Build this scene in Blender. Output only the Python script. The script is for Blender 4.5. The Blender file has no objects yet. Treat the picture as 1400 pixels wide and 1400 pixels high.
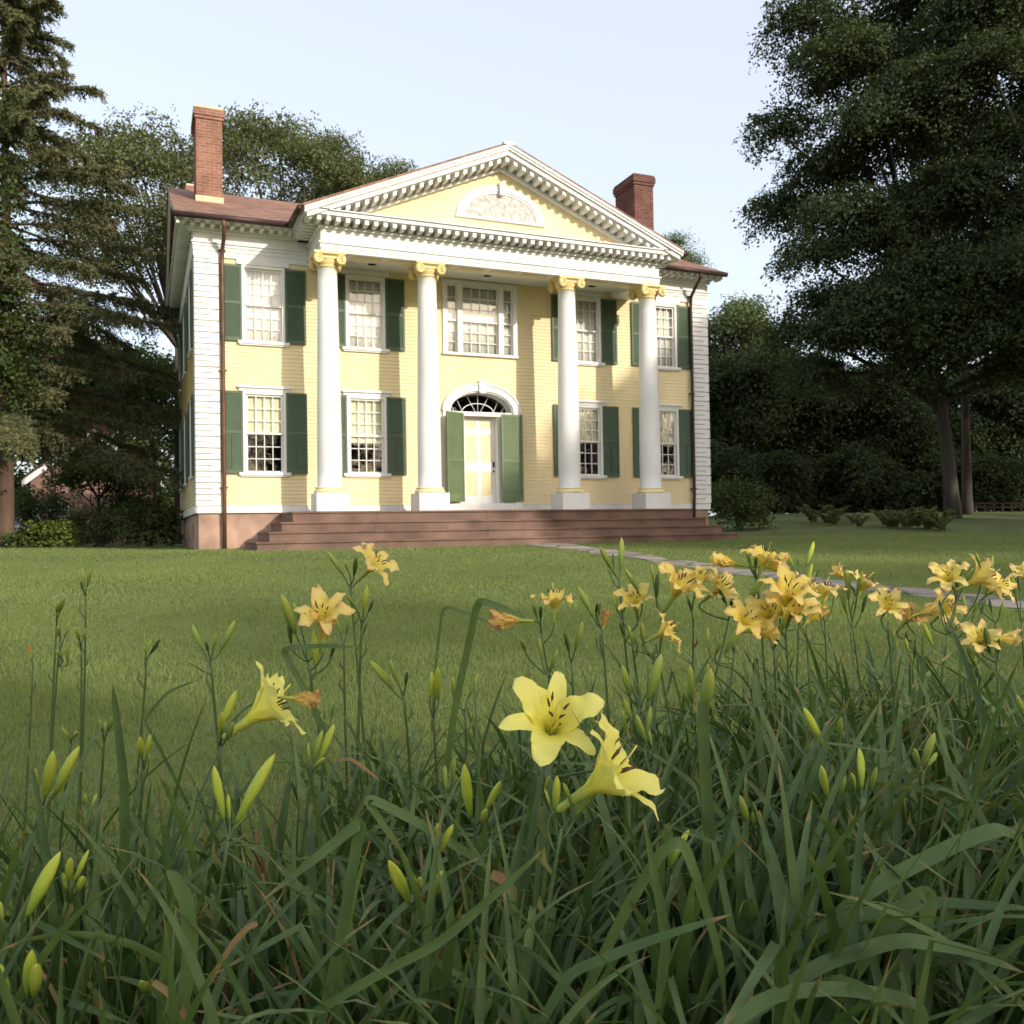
import bpy, math, random
import numpy as np
from mathutils import Vector, Matrix, Euler

scene = bpy.context.scene
COL = scene.collection
R = math.radians

# ------------------------------------------------------------------ camera
F_PX, YAW, PITCH, ROLL = 1222.29, R(22.4056), R(1.0329), R(0.9115)
_r = np.array([math.cos(YAW), -math.sin(YAW), 0.0])
_f = np.array([math.sin(YAW) * math.cos(PITCH), math.cos(YAW) * math.cos(PITCH), math.sin(PITCH)])
_u = np.cross(_r, _f)
CAM_R = _r * math.cos(ROLL) - _u * math.sin(ROLL)
CAM_U = _u * math.cos(ROLL) + _r * math.sin(ROLL)
CAM_F = _f
cam_d = bpy.data.cameras.new('camera')
cam = bpy.data.objects.new('camera', cam_d)
COL.objects.link(cam)
cam.matrix_world = Matrix(((CAM_R[0], CAM_U[0], -CAM_F[0], 0), (CAM_R[1], CAM_U[1], -CAM_F[1], 0),
                           (CAM_R[2], CAM_U[2], -CAM_F[2], 0), (0, 0, 0, 1)))
cam_d.sensor_width = 36.0
cam_d.lens = F_PX / 1400 * 36.0
cam_d.clip_start, cam_d.clip_end = 0.05, 3000
cam_d.dof.use_dof = True
cam_d.dof.focus_distance = 1.75
cam_d.dof.aperture_fstop = 16.0
scene.camera = cam

# ------------------------------------------------------------------ light
SUN_AZ, SUN_EL = R(23.7), R(21.0)          # azimuth from -Y towards +X
sun_dir = np.array([math.sin(SUN_AZ) * math.cos(SUN_EL), -math.cos(SUN_AZ) * math.cos(SUN_EL), math.sin(SUN_EL)])
ld = bpy.data.lights.new('sun', 'SUN')
ld.energy, ld.angle, ld.color = 1.65, R(0.7), (1.0, 0.915, 0.79)
sun = bpy.data.objects.new('sun', ld)
COL.objects.link(sun)
sun.rotation_euler = Vector(sun_dir).to_track_quat('Z', 'Y').to_euler()
sun.location = (20, -30, 30)

world = bpy.data.worlds.new('World')
scene.world = world
world.use_nodes = True
wn = world.node_tree
bg = wn.nodes['Background']
sky = wn.nodes.new('ShaderNodeTexSky')
sky.sky_type = 'NISHITA'
sky.sun_disc = False
sky.sun_elevation = SUN_EL
sky.sun_rotation = R(180) - SUN_AZ
sky.air_density, sky.dust_density, sky.ozone_density = 1.0, 3.0, 1.0
bg.inputs['Strength'].default_value = 0.15
hz = wn.nodes.new('ShaderNodeMix'); hz.data_type = 'RGBA'       # thin bright summer haze over the blue
hz.inputs[0].default_value = 0.62
hz.inputs[7].default_value = (2.66, 2.72, 2.92, 1)
wn.links.new(sky.outputs[0], hz.inputs[6])
wn.links.new(hz.outputs[2], bg.inputs['Color'])

vs = scene.view_settings
vs.view_transform, vs.look, vs.gamma, vs.use_curve_mapping = 'Standard', 'None', 1.0, False
vs.exposure = 1.33
scene.cycles.max_bounces = 8
scene.cycles.transparent_max_bounces = 12
scene.cycles.use_denoising = True

# ------------------------------------------------------------------ helpers
def at(px, py, d):
    """photo pixel and depth along the view axis -> world point"""
    return CAM_F * d + CAM_R * ((px - 700) / F_PX * d) + CAM_U * ((700 - py) / F_PX * d)

def on_y(px, py, Y):
    v = CAM_F * F_PX + CAM_R * (px - 700) + CAM_U * (700 - py)
    return v * (Y / v[1])

def sstep(a, b, x):
    t = np.clip((x - a) / (b - a), 0, 1)
    return t * t * (3 - 2 * t)

def gz(x, y):
    x = np.asarray(x, float); y = np.asarray(y, float)
    z = -0.36 - np.clip(17.5 - y, 0, 15.5) * 0.0316
    z = z + 0.80 * sstep(13, 26, x) * sstep(14, 32, y)
    z = z + 0.10 * sstep(0, -8, x) * sstep(16, 24, y)
    z = z + 0.02 * np.sin(x * 0.9 + 1.3) * np.sin(y * 0.7) * sstep(3, 6, y) * (1 - sstep(15, 17, y))
    return z

def ray_ground(px, py):
    v = CAM_F * F_PX + CAM_R * (px - 700) + CAM_U * (700 - py)
    v = v / np.linalg.norm(v)
    t = 1.0
    for _ in range(4000):
        p = v * t
        if p[2] < gz(p[0], p[1]):
            break
        t += 0.02
    return v * t

class MB:
    def __init__(s):
        s.v = []; s.f = []; s.m = []; s.n = 0; s.sm = []; s.attr = None
    def add(s, verts, faces, mi=0, smooth=False):
        verts = [tuple(map(float, q)) for q in verts]
        s.v += verts
        for f in faces:
            s.f.append(tuple(i + s.n for i in f)); s.m.append(mi); s.sm.append(smooth)
        s.n += len(verts)
        return s
    def box(s, x0, x1, y0, y1, z0, z1, mi=0):
        v = [(x0, y0, z0), (x1, y0, z0), (x1, y1, z0), (x0, y1, z0), (x0, y0, z1), (x1, y0, z1), (x1, y1, z1), (x0, y1, z1)]
        return s.add(v, [(0, 3, 2, 1), (4, 5, 6, 7), (0, 1, 5, 4), (1, 2, 6, 5), (2, 3, 7, 6), (3, 0, 4, 7)], mi)
    def hexa(s, v, mi=0):
        return s.add(v, [(0, 3, 2, 1), (4, 5, 6, 7), (0, 1, 5, 4), (1, 2, 6, 5), (2, 3, 7, 6), (3, 0, 4, 7)], mi)
    def quad(s, a, b, c, d, mi=0):
        return s.add([a, b, c, d], [(0, 1, 2, 3)], mi)
    def prism_y(s, poly, y0, y1, mi=0):        # polygon in x,z extruded along y
        n = len(poly)
        v = [(x, y0, z) for x, z in poly] + [(x, y1, z) for x, z in poly]
        f = [tuple(range(n)), tuple(reversed(range(n, 2 * n)))]
        f += [(i, i + n, (i + 1) % n + n, (i + 1) % n) for i in range(n)]
        return s.add(v, f, mi)
    def prism_x(s, poly, x0, x1, mi=0):        # polygon in y,z extruded along x
        n = len(poly)
        v = [(x0, y, z) for y, z in poly] + [(x1, y, z) for y, z in poly]
        f = [tuple(range(n)), tuple(reversed(range(n, 2 * n)))]
        f += [(i, i + n, (i + 1) % n + n, (i + 1) % n) for i in range(n)]
        return s.add(v, f, mi)
    def lathe(s, prof, c, n=24, axis='Z', mi=0, smooth=True):
        v = []; f = []
        for r, h in prof:
            for k in range(n):
                a = 2 * math.pi * k / n
                p = (r * math.cos(a), r * math.sin(a), h)
                if axis == 'Y': p = (p[0], p[2], p[1])
                if axis == 'X': p = (p[2], p[0], p[1])
                v.append((p[0] + c[0], p[1] + c[1], p[2] + c[2]))
        m = len(prof)
        for i in range(m - 1):
            for k in range(n):
                f.append((i * n + k, i * n + (k + 1) % n, (i + 1) * n + (k + 1) % n, (i + 1) * n + k))
        f.append(tuple(reversed(range(n)))); f.append(tuple(range((m - 1) * n, m * n)))
        return s.add(v, f, mi, smooth)
    def tube(s, pts, rad, n=6, mi=0):
        pts = np.asarray(pts, float); m = len(pts)
        if np.isscalar(rad): rad = [rad] * m
        t = np.gradient(pts, axis=0)
        t /= np.linalg.norm(t, axis=1)[:, None] + 1e-12
        ref = np.array([0.0, 0, 1]) if abs(t[0][2]) < 0.8 else np.array([1.0, 0, 0])
        a = np.cross(t[0], ref); a /= np.linalg.norm(a)
        v = []; f = []
        for i in range(m):
            a = a - t[i] * (a @ t[i]); a /= np.linalg.norm(a) + 1e-12
            b = np.cross(t[i], a)
            for k in range(n):
                q = 2 * math.pi * k / n
                v.append(pts[i] + rad[i] * (math.cos(q) * a + math.sin(q) * b))
        for i in range(m - 1):
            for k in range(n):
                f.append((i * n + k, i * n + (k + 1) % n, (i + 1) * n + (k + 1) % n, (i + 1) * n + k))
        f.append(tuple(reversed(range(n)))); f.append(tuple(range((m - 1) * n, m * n)))
        return s.add(v, f, mi, True)
    def mesh(s, name, mats, origin=(0, 0, 0)):
        me = bpy.data.meshes.new(name)
        o = np.asarray(origin, float)
        vv = np.asarray(s.v, float) - o
        me.from_pydata([tuple(q) for q in vv], [], s.f)
        for m in (mats if isinstance(mats, (list, tuple)) else [mats]): me.materials.append(m)
        me.polygons.foreach_set('material_index', s.m)
        me.polygons.foreach_set('use_smooth', s.sm)
        return me
    def build(s, name, mats, parent=None, origin=None):
        if origin is None: origin = parent_loc(parent)
        o = bpy.data.objects.new(name, s.mesh(name, mats, origin))
        COL.objects.link(o)
        if parent is not None: o.parent = parent
        else: o.location = origin
        return o

def parent_loc(p):
    l = np.zeros(3)
    while p is not None:
        l += np.array(p.location); p = p.parent
    return l

def thing(name, loc, label, cat, group=None):
    o = bpy.data.objects.new(name, None)
    o.empty_display_size = 0.2
    COL.objects.link(o)
    o.location = tuple(float(q) for q in loc)
    tag(o, label, cat, group)
    return o

def tag(o, label, cat, group=None, kind=None):
    if label: o['label'] = label
    if cat: o['category'] = cat
    if group: o['group'] = group
    if kind: o['kind'] = kind
    return o

def big_mesh(name, verts, quads, mat, parent=None, attrs=None, origin=(0, 0, 0), tri=False, smooth=False):
    """fast numpy mesh: verts (n,3), faces (m,k)"""
    me = bpy.data.meshes.new(name)
    verts = np.asarray(verts, np.float32) - np.asarray(origin, np.float32)
    k = quads.shape[1]; m = len(quads)
    me.vertices.add(len(verts)); me.vertices.foreach_set('co', verts.ravel())
    me.loops.add(m * k); me.loops.foreach_set('vertex_index', quads.astype(np.int32).ravel())
    me.polygons.add(m); me.polygons.foreach_set('loop_start', np.arange(0, m * k, k, dtype=np.int32))
    me.update(calc_edges=True)
    me.materials.append(mat)
    if smooth: me.polygons.foreach_set('use_smooth', np.ones(m, bool))
    for an, av in (attrs or {}).items():
        a = me.attributes.new(an, 'FLOAT', 'POINT'); a.data.foreach_set('value', np.asarray(av, np.float32))
    o = bpy.data.objects.new(name, me)
    COL.objects.link(o)
    if parent is not None: o.parent = parent
    else: o.location = tuple(float(q) for q in origin)
    return o

# ------------------------------------------------------------------ materials
def newmat(name):
    m = bpy.data.materials.new(name); m.use_nodes = True
    nt = m.node_tree
    return m, nt, nt.nodes['Principled BSDF'], nt.nodes['Material Output']

def nd(nt, t, **kw):
    n = nt.nodes.new(t)
    for k, v in kw.items(): setattr(n, k, v)
    return n

def pbr(name, col, rough=0.6, var=0.12, vscale=3.0, bump=0.0, bscale=60.0, spec=0.3, metal=0.0, streak=0.0):
    m, nt, b, out = newmat(name)
    tc = nd(nt, 'ShaderNodeTexCoord')
    n1 = nd(nt, 'ShaderNodeTexNoise'); n1.inputs['Scale'].default_value = vscale; n1.inputs['Detail'].default_value = 6
    nt.links.new(tc.outputs['Object'], n1.inputs['Vector'])
    if streak:
        mp = nd(nt, 'ShaderNodeMapping'); mp.inputs['Scale'].default_value = (1, 1, 1 / (1 + streak))
        nt.links.new(tc.outputs['Object'], mp.inputs['Vector']); nt.links.new(mp.outputs[0], n1.inputs['Vector'])
    mr = nd(nt, 'ShaderNodeMapRange'); mr.inputs[1].default_value = 0.3; mr.inputs[2].default_value = 0.7
    mr.inputs[3].default_value = 1 - var; mr.inputs[4].default_value = 1 + var * 0.5
    nt.links.new(n1.outputs[0], mr.inputs[0])
    mx = nd(nt, 'ShaderNodeVectorMath', operation='SCALE'); mx.inputs[0].default_value = col
    nt.links.new(mr.outputs[0], mx.inputs['Scale'])
    nt.links.new(mx.outputs[0], b.inputs['Base Color'])
    b.inputs['Roughness'].default_value = rough
    b.inputs['Specular IOR Level'].default_value = spec
    b.inputs['Metallic'].default_value = metal
    if bump:
        n2 = nd(nt, 'ShaderNodeTexNoise'); n2.inputs['Scale'].default_value = bscale; n2.inputs['Detail'].default_value = 5
        nt.links.new(tc.outputs['Object'], n2.inputs['Vector'])
        bp = nd(nt, 'ShaderNodeBump'); bp.inputs['Strength'].default_value = bump; bp.inputs['Distance'].default_value = 0.02
        nt.links.new(n2.outputs[0], bp.inputs['Height']); nt.links.new(bp.outputs[0], b.inputs['Normal'])
    return m

def foliage(name, c0, c1, c2=None, rough=0.55, trans=0.25, spec=0.25, tcol=None):
    """leaf colour by the per-leaf attribute 'rnd'"""
    m, nt, b, out = newmat(name)
    a = nd(nt, 'ShaderNodeAttribute'); a.attribute_name = 'rnd'
    cr = nd(nt, 'ShaderNodeValToRGB')
    e = cr.color_ramp.elements
    e[0].position, e[0].color = 0.0, (*c0, 1)
    e[1].position, e[1].color = 0.9 if c2 else 1.0, (*c1, 1)
    if c2:
        q = e.new(0.97); q.color = (*c2, 1)
    nt.links.new(a.outputs['Fac'], cr.inputs[0])
    nt.links.new(cr.outputs[0], b.inputs['Base Color'])
    b.inputs['Roughness'].default_value = rough; b.inputs['Specular IOR Level'].default_value = spec
    t = nd(nt, 'ShaderNodeBsdfTranslucent')
    sc = nd(nt, 'ShaderNodeVectorMath', operation='MULTIPLY'); sc.inputs[1].default_value = tcol or (1.3, 1.25, 0.6)
    nt.links.new(cr.outputs[0], sc.inputs[0]); nt.links.new(sc.outputs[0], t.inputs['Color'])
    mx = nd(nt, 'ShaderNodeMixShader'); mx.inputs[0].default_value = trans
    nt.links.new(b.outputs[0], mx.inputs[1]); nt.links.new(t.outputs[0], mx.inputs[2]); nt.links.new(mx.outputs[0], out.inputs['Surface'])
    return m

def brick_mat(name, c1, c2, mortar, scale=1.0, soot=0.0):
    m, nt, b, out = newmat(name)
    tc = nd(nt, 'ShaderNodeTexCoord'); sp = nd(nt, 'ShaderNodeSeparateXYZ'); ad = nd(nt, 'ShaderNodeMath', operation='ADD')
    cb = nd(nt, 'ShaderNodeCombineXYZ')
    nt.links.new(tc.outputs['Object'], sp.inputs[0]); nt.links.new(sp.outputs[0], ad.inputs[0]); nt.links.new(sp.outputs[1], ad.inputs[1])
    nt.links.new(ad.outputs[0], cb.inputs[0]); nt.links.new(sp.outputs[2], cb.inputs[1])
    br = nd(nt, 'ShaderNodeTexBrick')
    br.inputs['Scale'].default_value = scale; br.inputs['Brick Width'].default_value = 0.21; br.inputs['Row Height'].default_value = 0.072
    br.inputs['Mortar Size'].default_value = 0.007; br.inputs['Color1'].default_value = (*c1, 1); br.inputs['Color2'].default_value = (*c2, 1)
    br.inputs['Mortar'].default_value = (*mortar, 1); br.inputs['Bias'].default_value = -0.1
    nt.links.new(cb.outputs[0], br.inputs['Vector'])
    n1 = nd(nt, 'ShaderNodeTexNoise'); n1.inputs['Scale'].default_value = 2.5; n1.inputs['Detail'].default_value = 7
    nt.links.new(tc.outputs['Object'], n1.inputs['Vector'])
    mr = nd(nt, 'ShaderNodeMapRange'); mr.inputs[1].default_value = 0.3; mr.inputs[2].default_value = 0.7; mr.inputs[3].default_value = 0.72; mr.inputs[4].default_value = 1.15
    nt.links.new(n1.outputs[0], mr.inputs[0])
    sc = nd(nt, 'ShaderNodeVectorMath', operation='SCALE'); nt.links.new(br.outputs[0], sc.inputs[0]); nt.links.new(mr.outputs[0], sc.inputs['Scale'])
    nt.links.new(sc.outputs[0], b.inputs['Base Color']); b.inputs['Roughness'].default_value = 0.9; b.inputs['Specular IOR Level'].default_value = 0.1
    bp = nd(nt, 'ShaderNodeBump'); bp.inputs['Strength'].default_value = 0.5; bp.inputs['Distance'].default_value = 0.01; bp.invert = True
    nt.links.new(br.outputs['Fac'], bp.inputs['Height']); nt.links.new(bp.outputs[0], b.inputs['Normal'])
    return m

def shingle_mat(name, col):
    m, nt, b, out = newmat(name)
    tc = nd(nt, 'ShaderNodeTexCoord')
    br = nd(nt, 'ShaderNodeTexBrick'); mp = nd(nt, 'ShaderNodeMapping')
    nt.links.new(tc.outputs['Object'], mp.inputs[0]); nt.links.new(mp.outputs[0], br.inputs['Vector'])
    br.inputs['Scale'].default_value = 1; br.inputs['Brick Width'].default_value = 0.16; br.inputs['Row Height'].default_value = 0.14
    br.inputs['Mortar Size'].default_value = 0.006; br.inputs['Color1'].default_value = (*[c * 0.75 for c in col], 1)
    br.inputs['Color2'].default_value = (*[c * 1.25 for c in col], 1); br.inputs['Mortar'].default_value = (*[c * 0.45 for c in col], 1)
    n1 = nd(nt, 'ShaderNodeTexNoise'); n1.inputs['Scale'].default_value = 1.5; n1.inputs['Detail'].default_value = 6
    nt.links.new(tc.outputs['Object'], n1.inputs['Vector'])
    mr = nd(nt, 'ShaderNodeMapRange'); mr.inputs[1].default_value = 0.3; mr.inputs[2].default_value = 0.7; mr.inputs[3].default_value = 0.75; mr.inputs[4].default_value = 1.2
    nt.links.new(n1.outputs[0], mr.inputs[0])
    sc = nd(nt, 'ShaderNodeVectorMath', operation='SCALE'); nt.links.new(br.outputs[0], sc.inputs[0]); nt.links.new(mr.outputs[0], sc.inputs['Scale'])
    nt.links.new(sc.outputs[0], b.inputs['Base Color']); b.inputs['Roughness'].default_value = 0.75
    bp = nd(nt, 'ShaderNodeBump'); bp.inputs['Strength'].default_value = 0.6; bp.inputs['Distance'].default_value = 0.012; bp.invert = True
    nt.links.new(br.outputs['Fac'], bp.inputs['Height']); nt.links.new(bp.outputs[0], b.inputs['Normal'])
    return m

def glass_mat(name):
    m, nt, b, out = newmat(name)
    nt.nodes.remove(b)
    g = nd(nt, 'ShaderNodeBsdfGlossy'); g.inputs['Roughness'].default_value = 0.015; g.inputs['Color'].default_value = (1, 1, 1, 1)
    t = nd(nt, 'ShaderNodeBsdfTransparent'); t.inputs['Color'].default_value = (0.93, 0.95, 0.94, 1)
    fr = nd(nt, 'ShaderNodeFresnel'); fr.inputs['IOR'].default_value = 1.5
    mu = nd(nt, 'ShaderNodeMath', operation='MULTIPLY_ADD'); mu.inputs[1].default_value = 1.35; mu.inputs[2].default_value = 0.01
    tc = nd(nt, 'ShaderNodeTexCoord'); n1 = nd(nt, 'ShaderNodeTexNoise'); n1.inputs['Scale'].default_value = 4.0; n1.inputs['Detail'].default_value = 2
    bp = nd(nt, 'ShaderNodeBump'); bp.inputs['Strength'].default_value = 0.12; bp.inputs['Distance'].default_value = 0.02
    nt.links.new(tc.outputs['Object'], n1.inputs['Vector']); nt.links.new(n1.outputs[0], bp.inputs['Height']); nt.links.new(bp.outputs[0], g.inputs['Normal'])
    mx = nd(nt, 'ShaderNodeMixShader')
    nt.links.new(fr.outputs[0], mu.inputs[0]); nt.links.new(mu.outputs[0], mx.inputs[0])
    nt.links.new(t.outputs[0], mx.inputs[1]); nt.links.new(g.outputs[0], mx.inputs[2]); nt.links.new(mx.outputs[0], out.inputs['Surface'])
    return m

M = {}
M['yellow'] = pbr('yellow_paint', (0.78, 0.65, 0.385), 0.6, 0.14, 1.2, streak=3)
M['white'] = pbr('white_paint', (0.74, 0.725, 0.70), 0.5, 0.12, 2.0, streak=2)
M['cream'] = pbr('cream_paint', (0.80, 0.68, 0.38), 0.55, 0.08, 3.0)
M['gold'] = pbr('ochre_paint', (0.70, 0.55, 0.25), 0.55, 0.12, 6.0)
M['green'] = pbr('shutter_green', (0.078, 0.118, 0.074), 0.5, 0.12, 4.0)
M['green2'] = pbr('door_shutter_green', (0.135, 0.185, 0.092), 0.5, 0.12, 4.0)
M['stucco'] = pbr('foundation_stucco', (0.44, 0.285, 0.215), 0.9, 0.42, 2.0, 0.3, 40)
M['step'] = pbr('step_brown_paint', (0.17, 0.10, 0.074), 0.6, 0.45, 1.6, 0.1, 30)
M['roof'] = shingle_mat('roof_shingle', (0.245, 0.125, 0.078))
M['copper'] = pbr('copper', (0.15, 0.075, 0.048), 0.5, 0.35, 4, metal=0.4)
M['gutter'] = pbr('gutter_brown', (0.06, 0.035, 0.03), 0.45, 0.2, 3, metal=0.3)
M['brick'] = brick_mat('chimney_brick', (0.30, 0.145, 0.10), (0.22, 0.10, 0.07), (0.32, 0.24, 0.19))
M['brick2'] = brick_mat('chimney_brick_dark', (0.17, 0.075, 0.06), (0.12, 0.05, 0.043), (0.2, 0.14, 0.12))  # brick in a darker, browner tone
M['barnbrick'] = brick_mat('barn_brick', (0.30, 0.17, 0.13), (0.25, 0.13, 0.10), (0.30, 0.24, 0.2))
M['flash'] = pbr('flashing', (0.66, 0.50, 0.33), 0.7, 0.2, 6)
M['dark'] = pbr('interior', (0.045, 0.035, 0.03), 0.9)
M['blind'] = pbr('roller_blind', (0.72, 0.68, 0.52), 0.8, 0.06, 3)
M['curtain'] = pbr('sheer_curtain', (0.80, 0.78, 0.72), 0.8, 0.05, 3)
M['glass'] = glass_mat('window_glass')
M['iron'] = pbr('iron', (0.03, 0.028, 0.025), 0.45, metal=0.6)
M['lunette'] = pbr('carved_panel', (0.60, 0.55, 0.51), 0.7, 0.35, 9.0, 0.3, 9.0)
M['bark'] = pbr('bark', (0.085, 0.070, 0.058), 0.95, 0.45, 3.0, 0.8, 14, streak=4)
M['barkred'] = pbr('bark_reddish', (0.125, 0.08, 0.058), 0.95, 0.4, 3.0, 0.8, 14, streak=4)
# ------------------------------------------------------------------ ground, path
XC, YF = 7.4954, 20.0
HW = 6.4666

def ground_mat():
    m, nt, b, out = newmat('lawn')
    tc = nd(nt, 'ShaderNodeTexCoord')
    def noise(sc, det=5):
        n = nd(nt, 'ShaderNodeTexNoise'); n.inputs['Scale'].default_value = sc; n.inputs['Detail'].default_value = det
        nt.links.new(tc.outputs['Object'], n.inputs['Vector']); return n
    n1, n2, n3 = noise(0.5), noise(6.0), noise(45.0)
    cr = nd(nt, 'ShaderNodeValToRGB'); e = cr.color_ramp.elements
    e[0].position, e[0].color = 0.35, (0.12, 0.15, 0.052, 1); e[1].position, e[1].color = 0.65, (0.165, 0.20, 0.075, 1)
    nt.links.new(n1.outputs[0], cr.inputs[0])
    cr2 = nd(nt, 'ShaderNodeValToRGB'); e = cr2.color_ramp.elements
    e[0].position, e[0].color = 0.35, (0.75, 0.8, 0.7, 1); e[1].position, e[1].color = 0.7, (1.2, 1.1, 1.1, 1)
    nt.links.new(n2.outputs[0], cr2.inputs[0])
    mx = nd(nt, 'ShaderNodeMix', data_type='RGBA', blend_type='MULTIPLY'); mx.inputs[0].default_value = 1
    nt.links.new(cr.outputs[0], mx.inputs[6]); nt.links.new(cr2.outputs[0], mx.inputs[7])
    nt.links.new(mx.outputs[2], b.inputs['Base Color'])
    b.inputs['Roughness'].default_value = 0.9; b.inputs['Specular IOR Level'].default_value = 0.1
    bp = nd(nt, 'ShaderNodeBump'); bp.inputs['Strength'].default_value = 0.9; bp.inputs['Distance'].default_value = 0.03
    nt.links.new(n3.outputs[0], bp.inputs['Height']); nt.links.new(bp.outputs[0], b.inputs['Normal'])
    return m

def grid_ground():
    xs = np.concatenate([np.linspace(-600, -70, 12), np.linspace(-60, 90, 151), np.linspace(100, 600, 12)])
    ys = np.concatenate([np.linspace(-500, -50, 10), np.linspace(-40, 80, 121), np.linspace(90, 900, 15)])
    X, Y = np.meshgrid(xs, ys); Z = gz(X, Y)
    nx, ny = len(xs), len(ys)
    v = np.stack([X, Y, Z], -1).reshape(-1, 3)
    i = np.arange(nx - 1); j = np.arange(ny - 1)
    a = (j[:, None] * nx + i[None]).ravel()
    q = np.stack([a, a + 1, a + 1 + nx, a + nx], 1)
    o = big_mesh('lawn', v, q, ground_mat(), smooth=True)
    tag(o, None, None, None, 'structure')
    return o
grid_ground()

PATH_FAR = [(752, 743), (840, 752), (920, 765), (1010, 778), (1112, 790), (1190, 799), (1262, 807), (1330, 815), (1400, 824), (1480, 836)]
PATH_NEAR = [(722, 745), (800, 754.5), (880, 767), (960, 779), (1050, 791), (1117, 799), (1190, 807.5), (1262, 816), (1320, 825), (1400, 836)]
def path_mat():
    m, nt, b, out = newmat('flagstone')
    tc = nd(nt, 'ShaderNodeTexCoord')
    vo = nd(nt, 'ShaderNodeTexVoronoi', feature='DISTANCE_TO_EDGE'); vo.inputs['Scale'].default_value = 1.5
    vc = nd(nt, 'ShaderNodeTexVoronoi'); vc.inputs['Scale'].default_value = 1.5
    nt.links.new(tc.outputs['Object'], vo.inputs['Vector']); nt.links.new(tc.outputs['Object'], vc.inputs['Vector'])
    bw = nd(nt, 'ShaderNodeSeparateColor'); nt.links.new(vc.outputs['Color'], bw.inputs[0])
    cr = nd(nt, 'ShaderNodeValToRGB'); e = cr.color_ramp.elements
    e[0].color = (0.25, 0.205, 0.17, 1); e[1].color = (0.39, 0.33, 0.28, 1)
    nt.links.new(bw.outputs[0], cr.inputs[0])
    c2 = nd(nt, 'ShaderNodeValToRGB'); e = c2.color_ramp.elements; e[0].position, e[0].color = 0.02, (0, 0, 0, 1); e[1].position, e[1].color = 0.07, (1, 1, 1, 1)
    nt.links.new(vo.outputs[0], c2.inputs[0])
    mx = nd(nt, 'ShaderNodeMix', data_type='RGBA'); mx.inputs[6].default_value = (0.10, 0.12, 0.05, 1)
    nt.links.new(c2.outputs[0], mx.inputs[0]); nt.links.new(cr.outputs[0], mx.inputs[7])
    n1 = nd(nt, 'ShaderNodeTexNoise'); n1.inputs['Scale'].default_value = 9; n1.inputs['Detail'].default_value = 6
    nt.links.new(tc.outputs['Object'], n1.inputs['Vector'])
    mr = nd(nt, 'ShaderNodeMapRange'); mr.inputs[1].default_value = 0.3; mr.inputs[2].default_value = 0.7; mr.inputs[3].default_value = 0.75; mr.inputs[4].default_value = 1.1
    nt.links.new(n1.outputs[0], mr.inputs[0])
    sc = nd(nt, 'ShaderNodeVectorMath', operation='SCALE'); nt.links.new(mx.outputs[2], sc.inputs[0]); nt.links.new(mr.outputs[0], sc.inputs['Scale'])
    nt.links.new(sc.outputs[0], b.inputs['Base Color']); b.inputs['Roughness'].default_value = 0.85
    bp = nd(nt, 'ShaderNodeBump'); bp.inputs['Strength'].default_value = 0.5; bp.inputs['Distance'].default_value = 0.02
    nt.links.new(c2.outputs[0], bp.inputs['Height']); nt.links.new(bp.outputs[0], b.inputs['Normal'])
    return m
def path():
    rnd = random.Random(4)
    A = np.array([ray_ground(*q) for q in PATH_FAR]); B = np.array([ray_ground(*q) for q in PATH_NEAR])
    def res(P, n):
        t = np.linspace(0, len(P) - 1, n); i = np.minimum(t.astype(int), len(P) - 2); f = (t - i)[:, None]
        return P[i] * (1 - f) + P[i + 1] * f
    n = 90
    A, B = res(A, n), res(B, n)
    wob = lambda k: 0.10 * math.sin(k * 0.55) + rnd.uniform(-0.07, 0.07)
    v = []; f = []
    m = 6
    for k in range(n):
        d = (A[k] - B[k]); L = np.linalg.norm(d[:2]); d /= L
        a, b = A[k] + d * wob(k), B[k] + d * wob(k + 7)
        for j in range(m + 1):
            p = a * (1 - j / m) + b * j / m
            v.append((p[0], p[1], float(gz(p[0], p[1])) + 0.022 - (0.014 if j in (0, m) else 0)))
    for k in range(n - 1):
        for j in range(m):
            q = k * (m + 1) + j
            f.append((q, q + 1, q + m + 2, q + m + 1))
    o = MB().add(v, f, 0, True).build('path', path_mat())
    tag(o, None, None, None, 'structure')
    return A, B
PATH_A, PATH_B = path()

# ------------------------------------------------------------------ house
house = thing('house', (XC, YF, -0.37), 'pale yellow two storey house with four white columns, pediment and green shutters behind the lawn', 'house')

def cut(x0, x1, holes):
    segs = [(x0, x1)]
    for a, b in holes:
        ns = []
        for s, e in segs:
            if b <= s or a >= e: ns.append((s, e)); continue
            if a > s: ns.append((s, a))
            if b < e: ns.append((b, e))
        segs = ns
    return segs

EXP = 0.083
def clap_front(mb, x0, x1, z0, z1, Y, holes, arch=None, exp=EXP):
    k = 0; z = z0
    while z < z1 - 1e-3:
        zt = min(z + exp, z1); zm = (z + zt) / 2
        hs = [(h[0], h[1]) for h in holes if h[2] < zm < h[3]]
        if arch and arch[2] < zm < arch[2] + arch[3]:
            w = arch[1] * math.sqrt(1 - ((zm - arch[2]) / arch[3]) ** 2); hs.append((arch[0] - w, arch[0] + w))
        for a, b in cut(x0, x1, hs):
            a, b = XC + a, XC + b
            mb.add([(a, Y - .014, z), (b, Y - .014, z), (b, Y - .002, zt), (a, Y - .002, zt), (a, Y, z), (b, Y, z)],
                   [(0, 1, 2, 3), (4, 5, 1, 0)])
        z = zt

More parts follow.
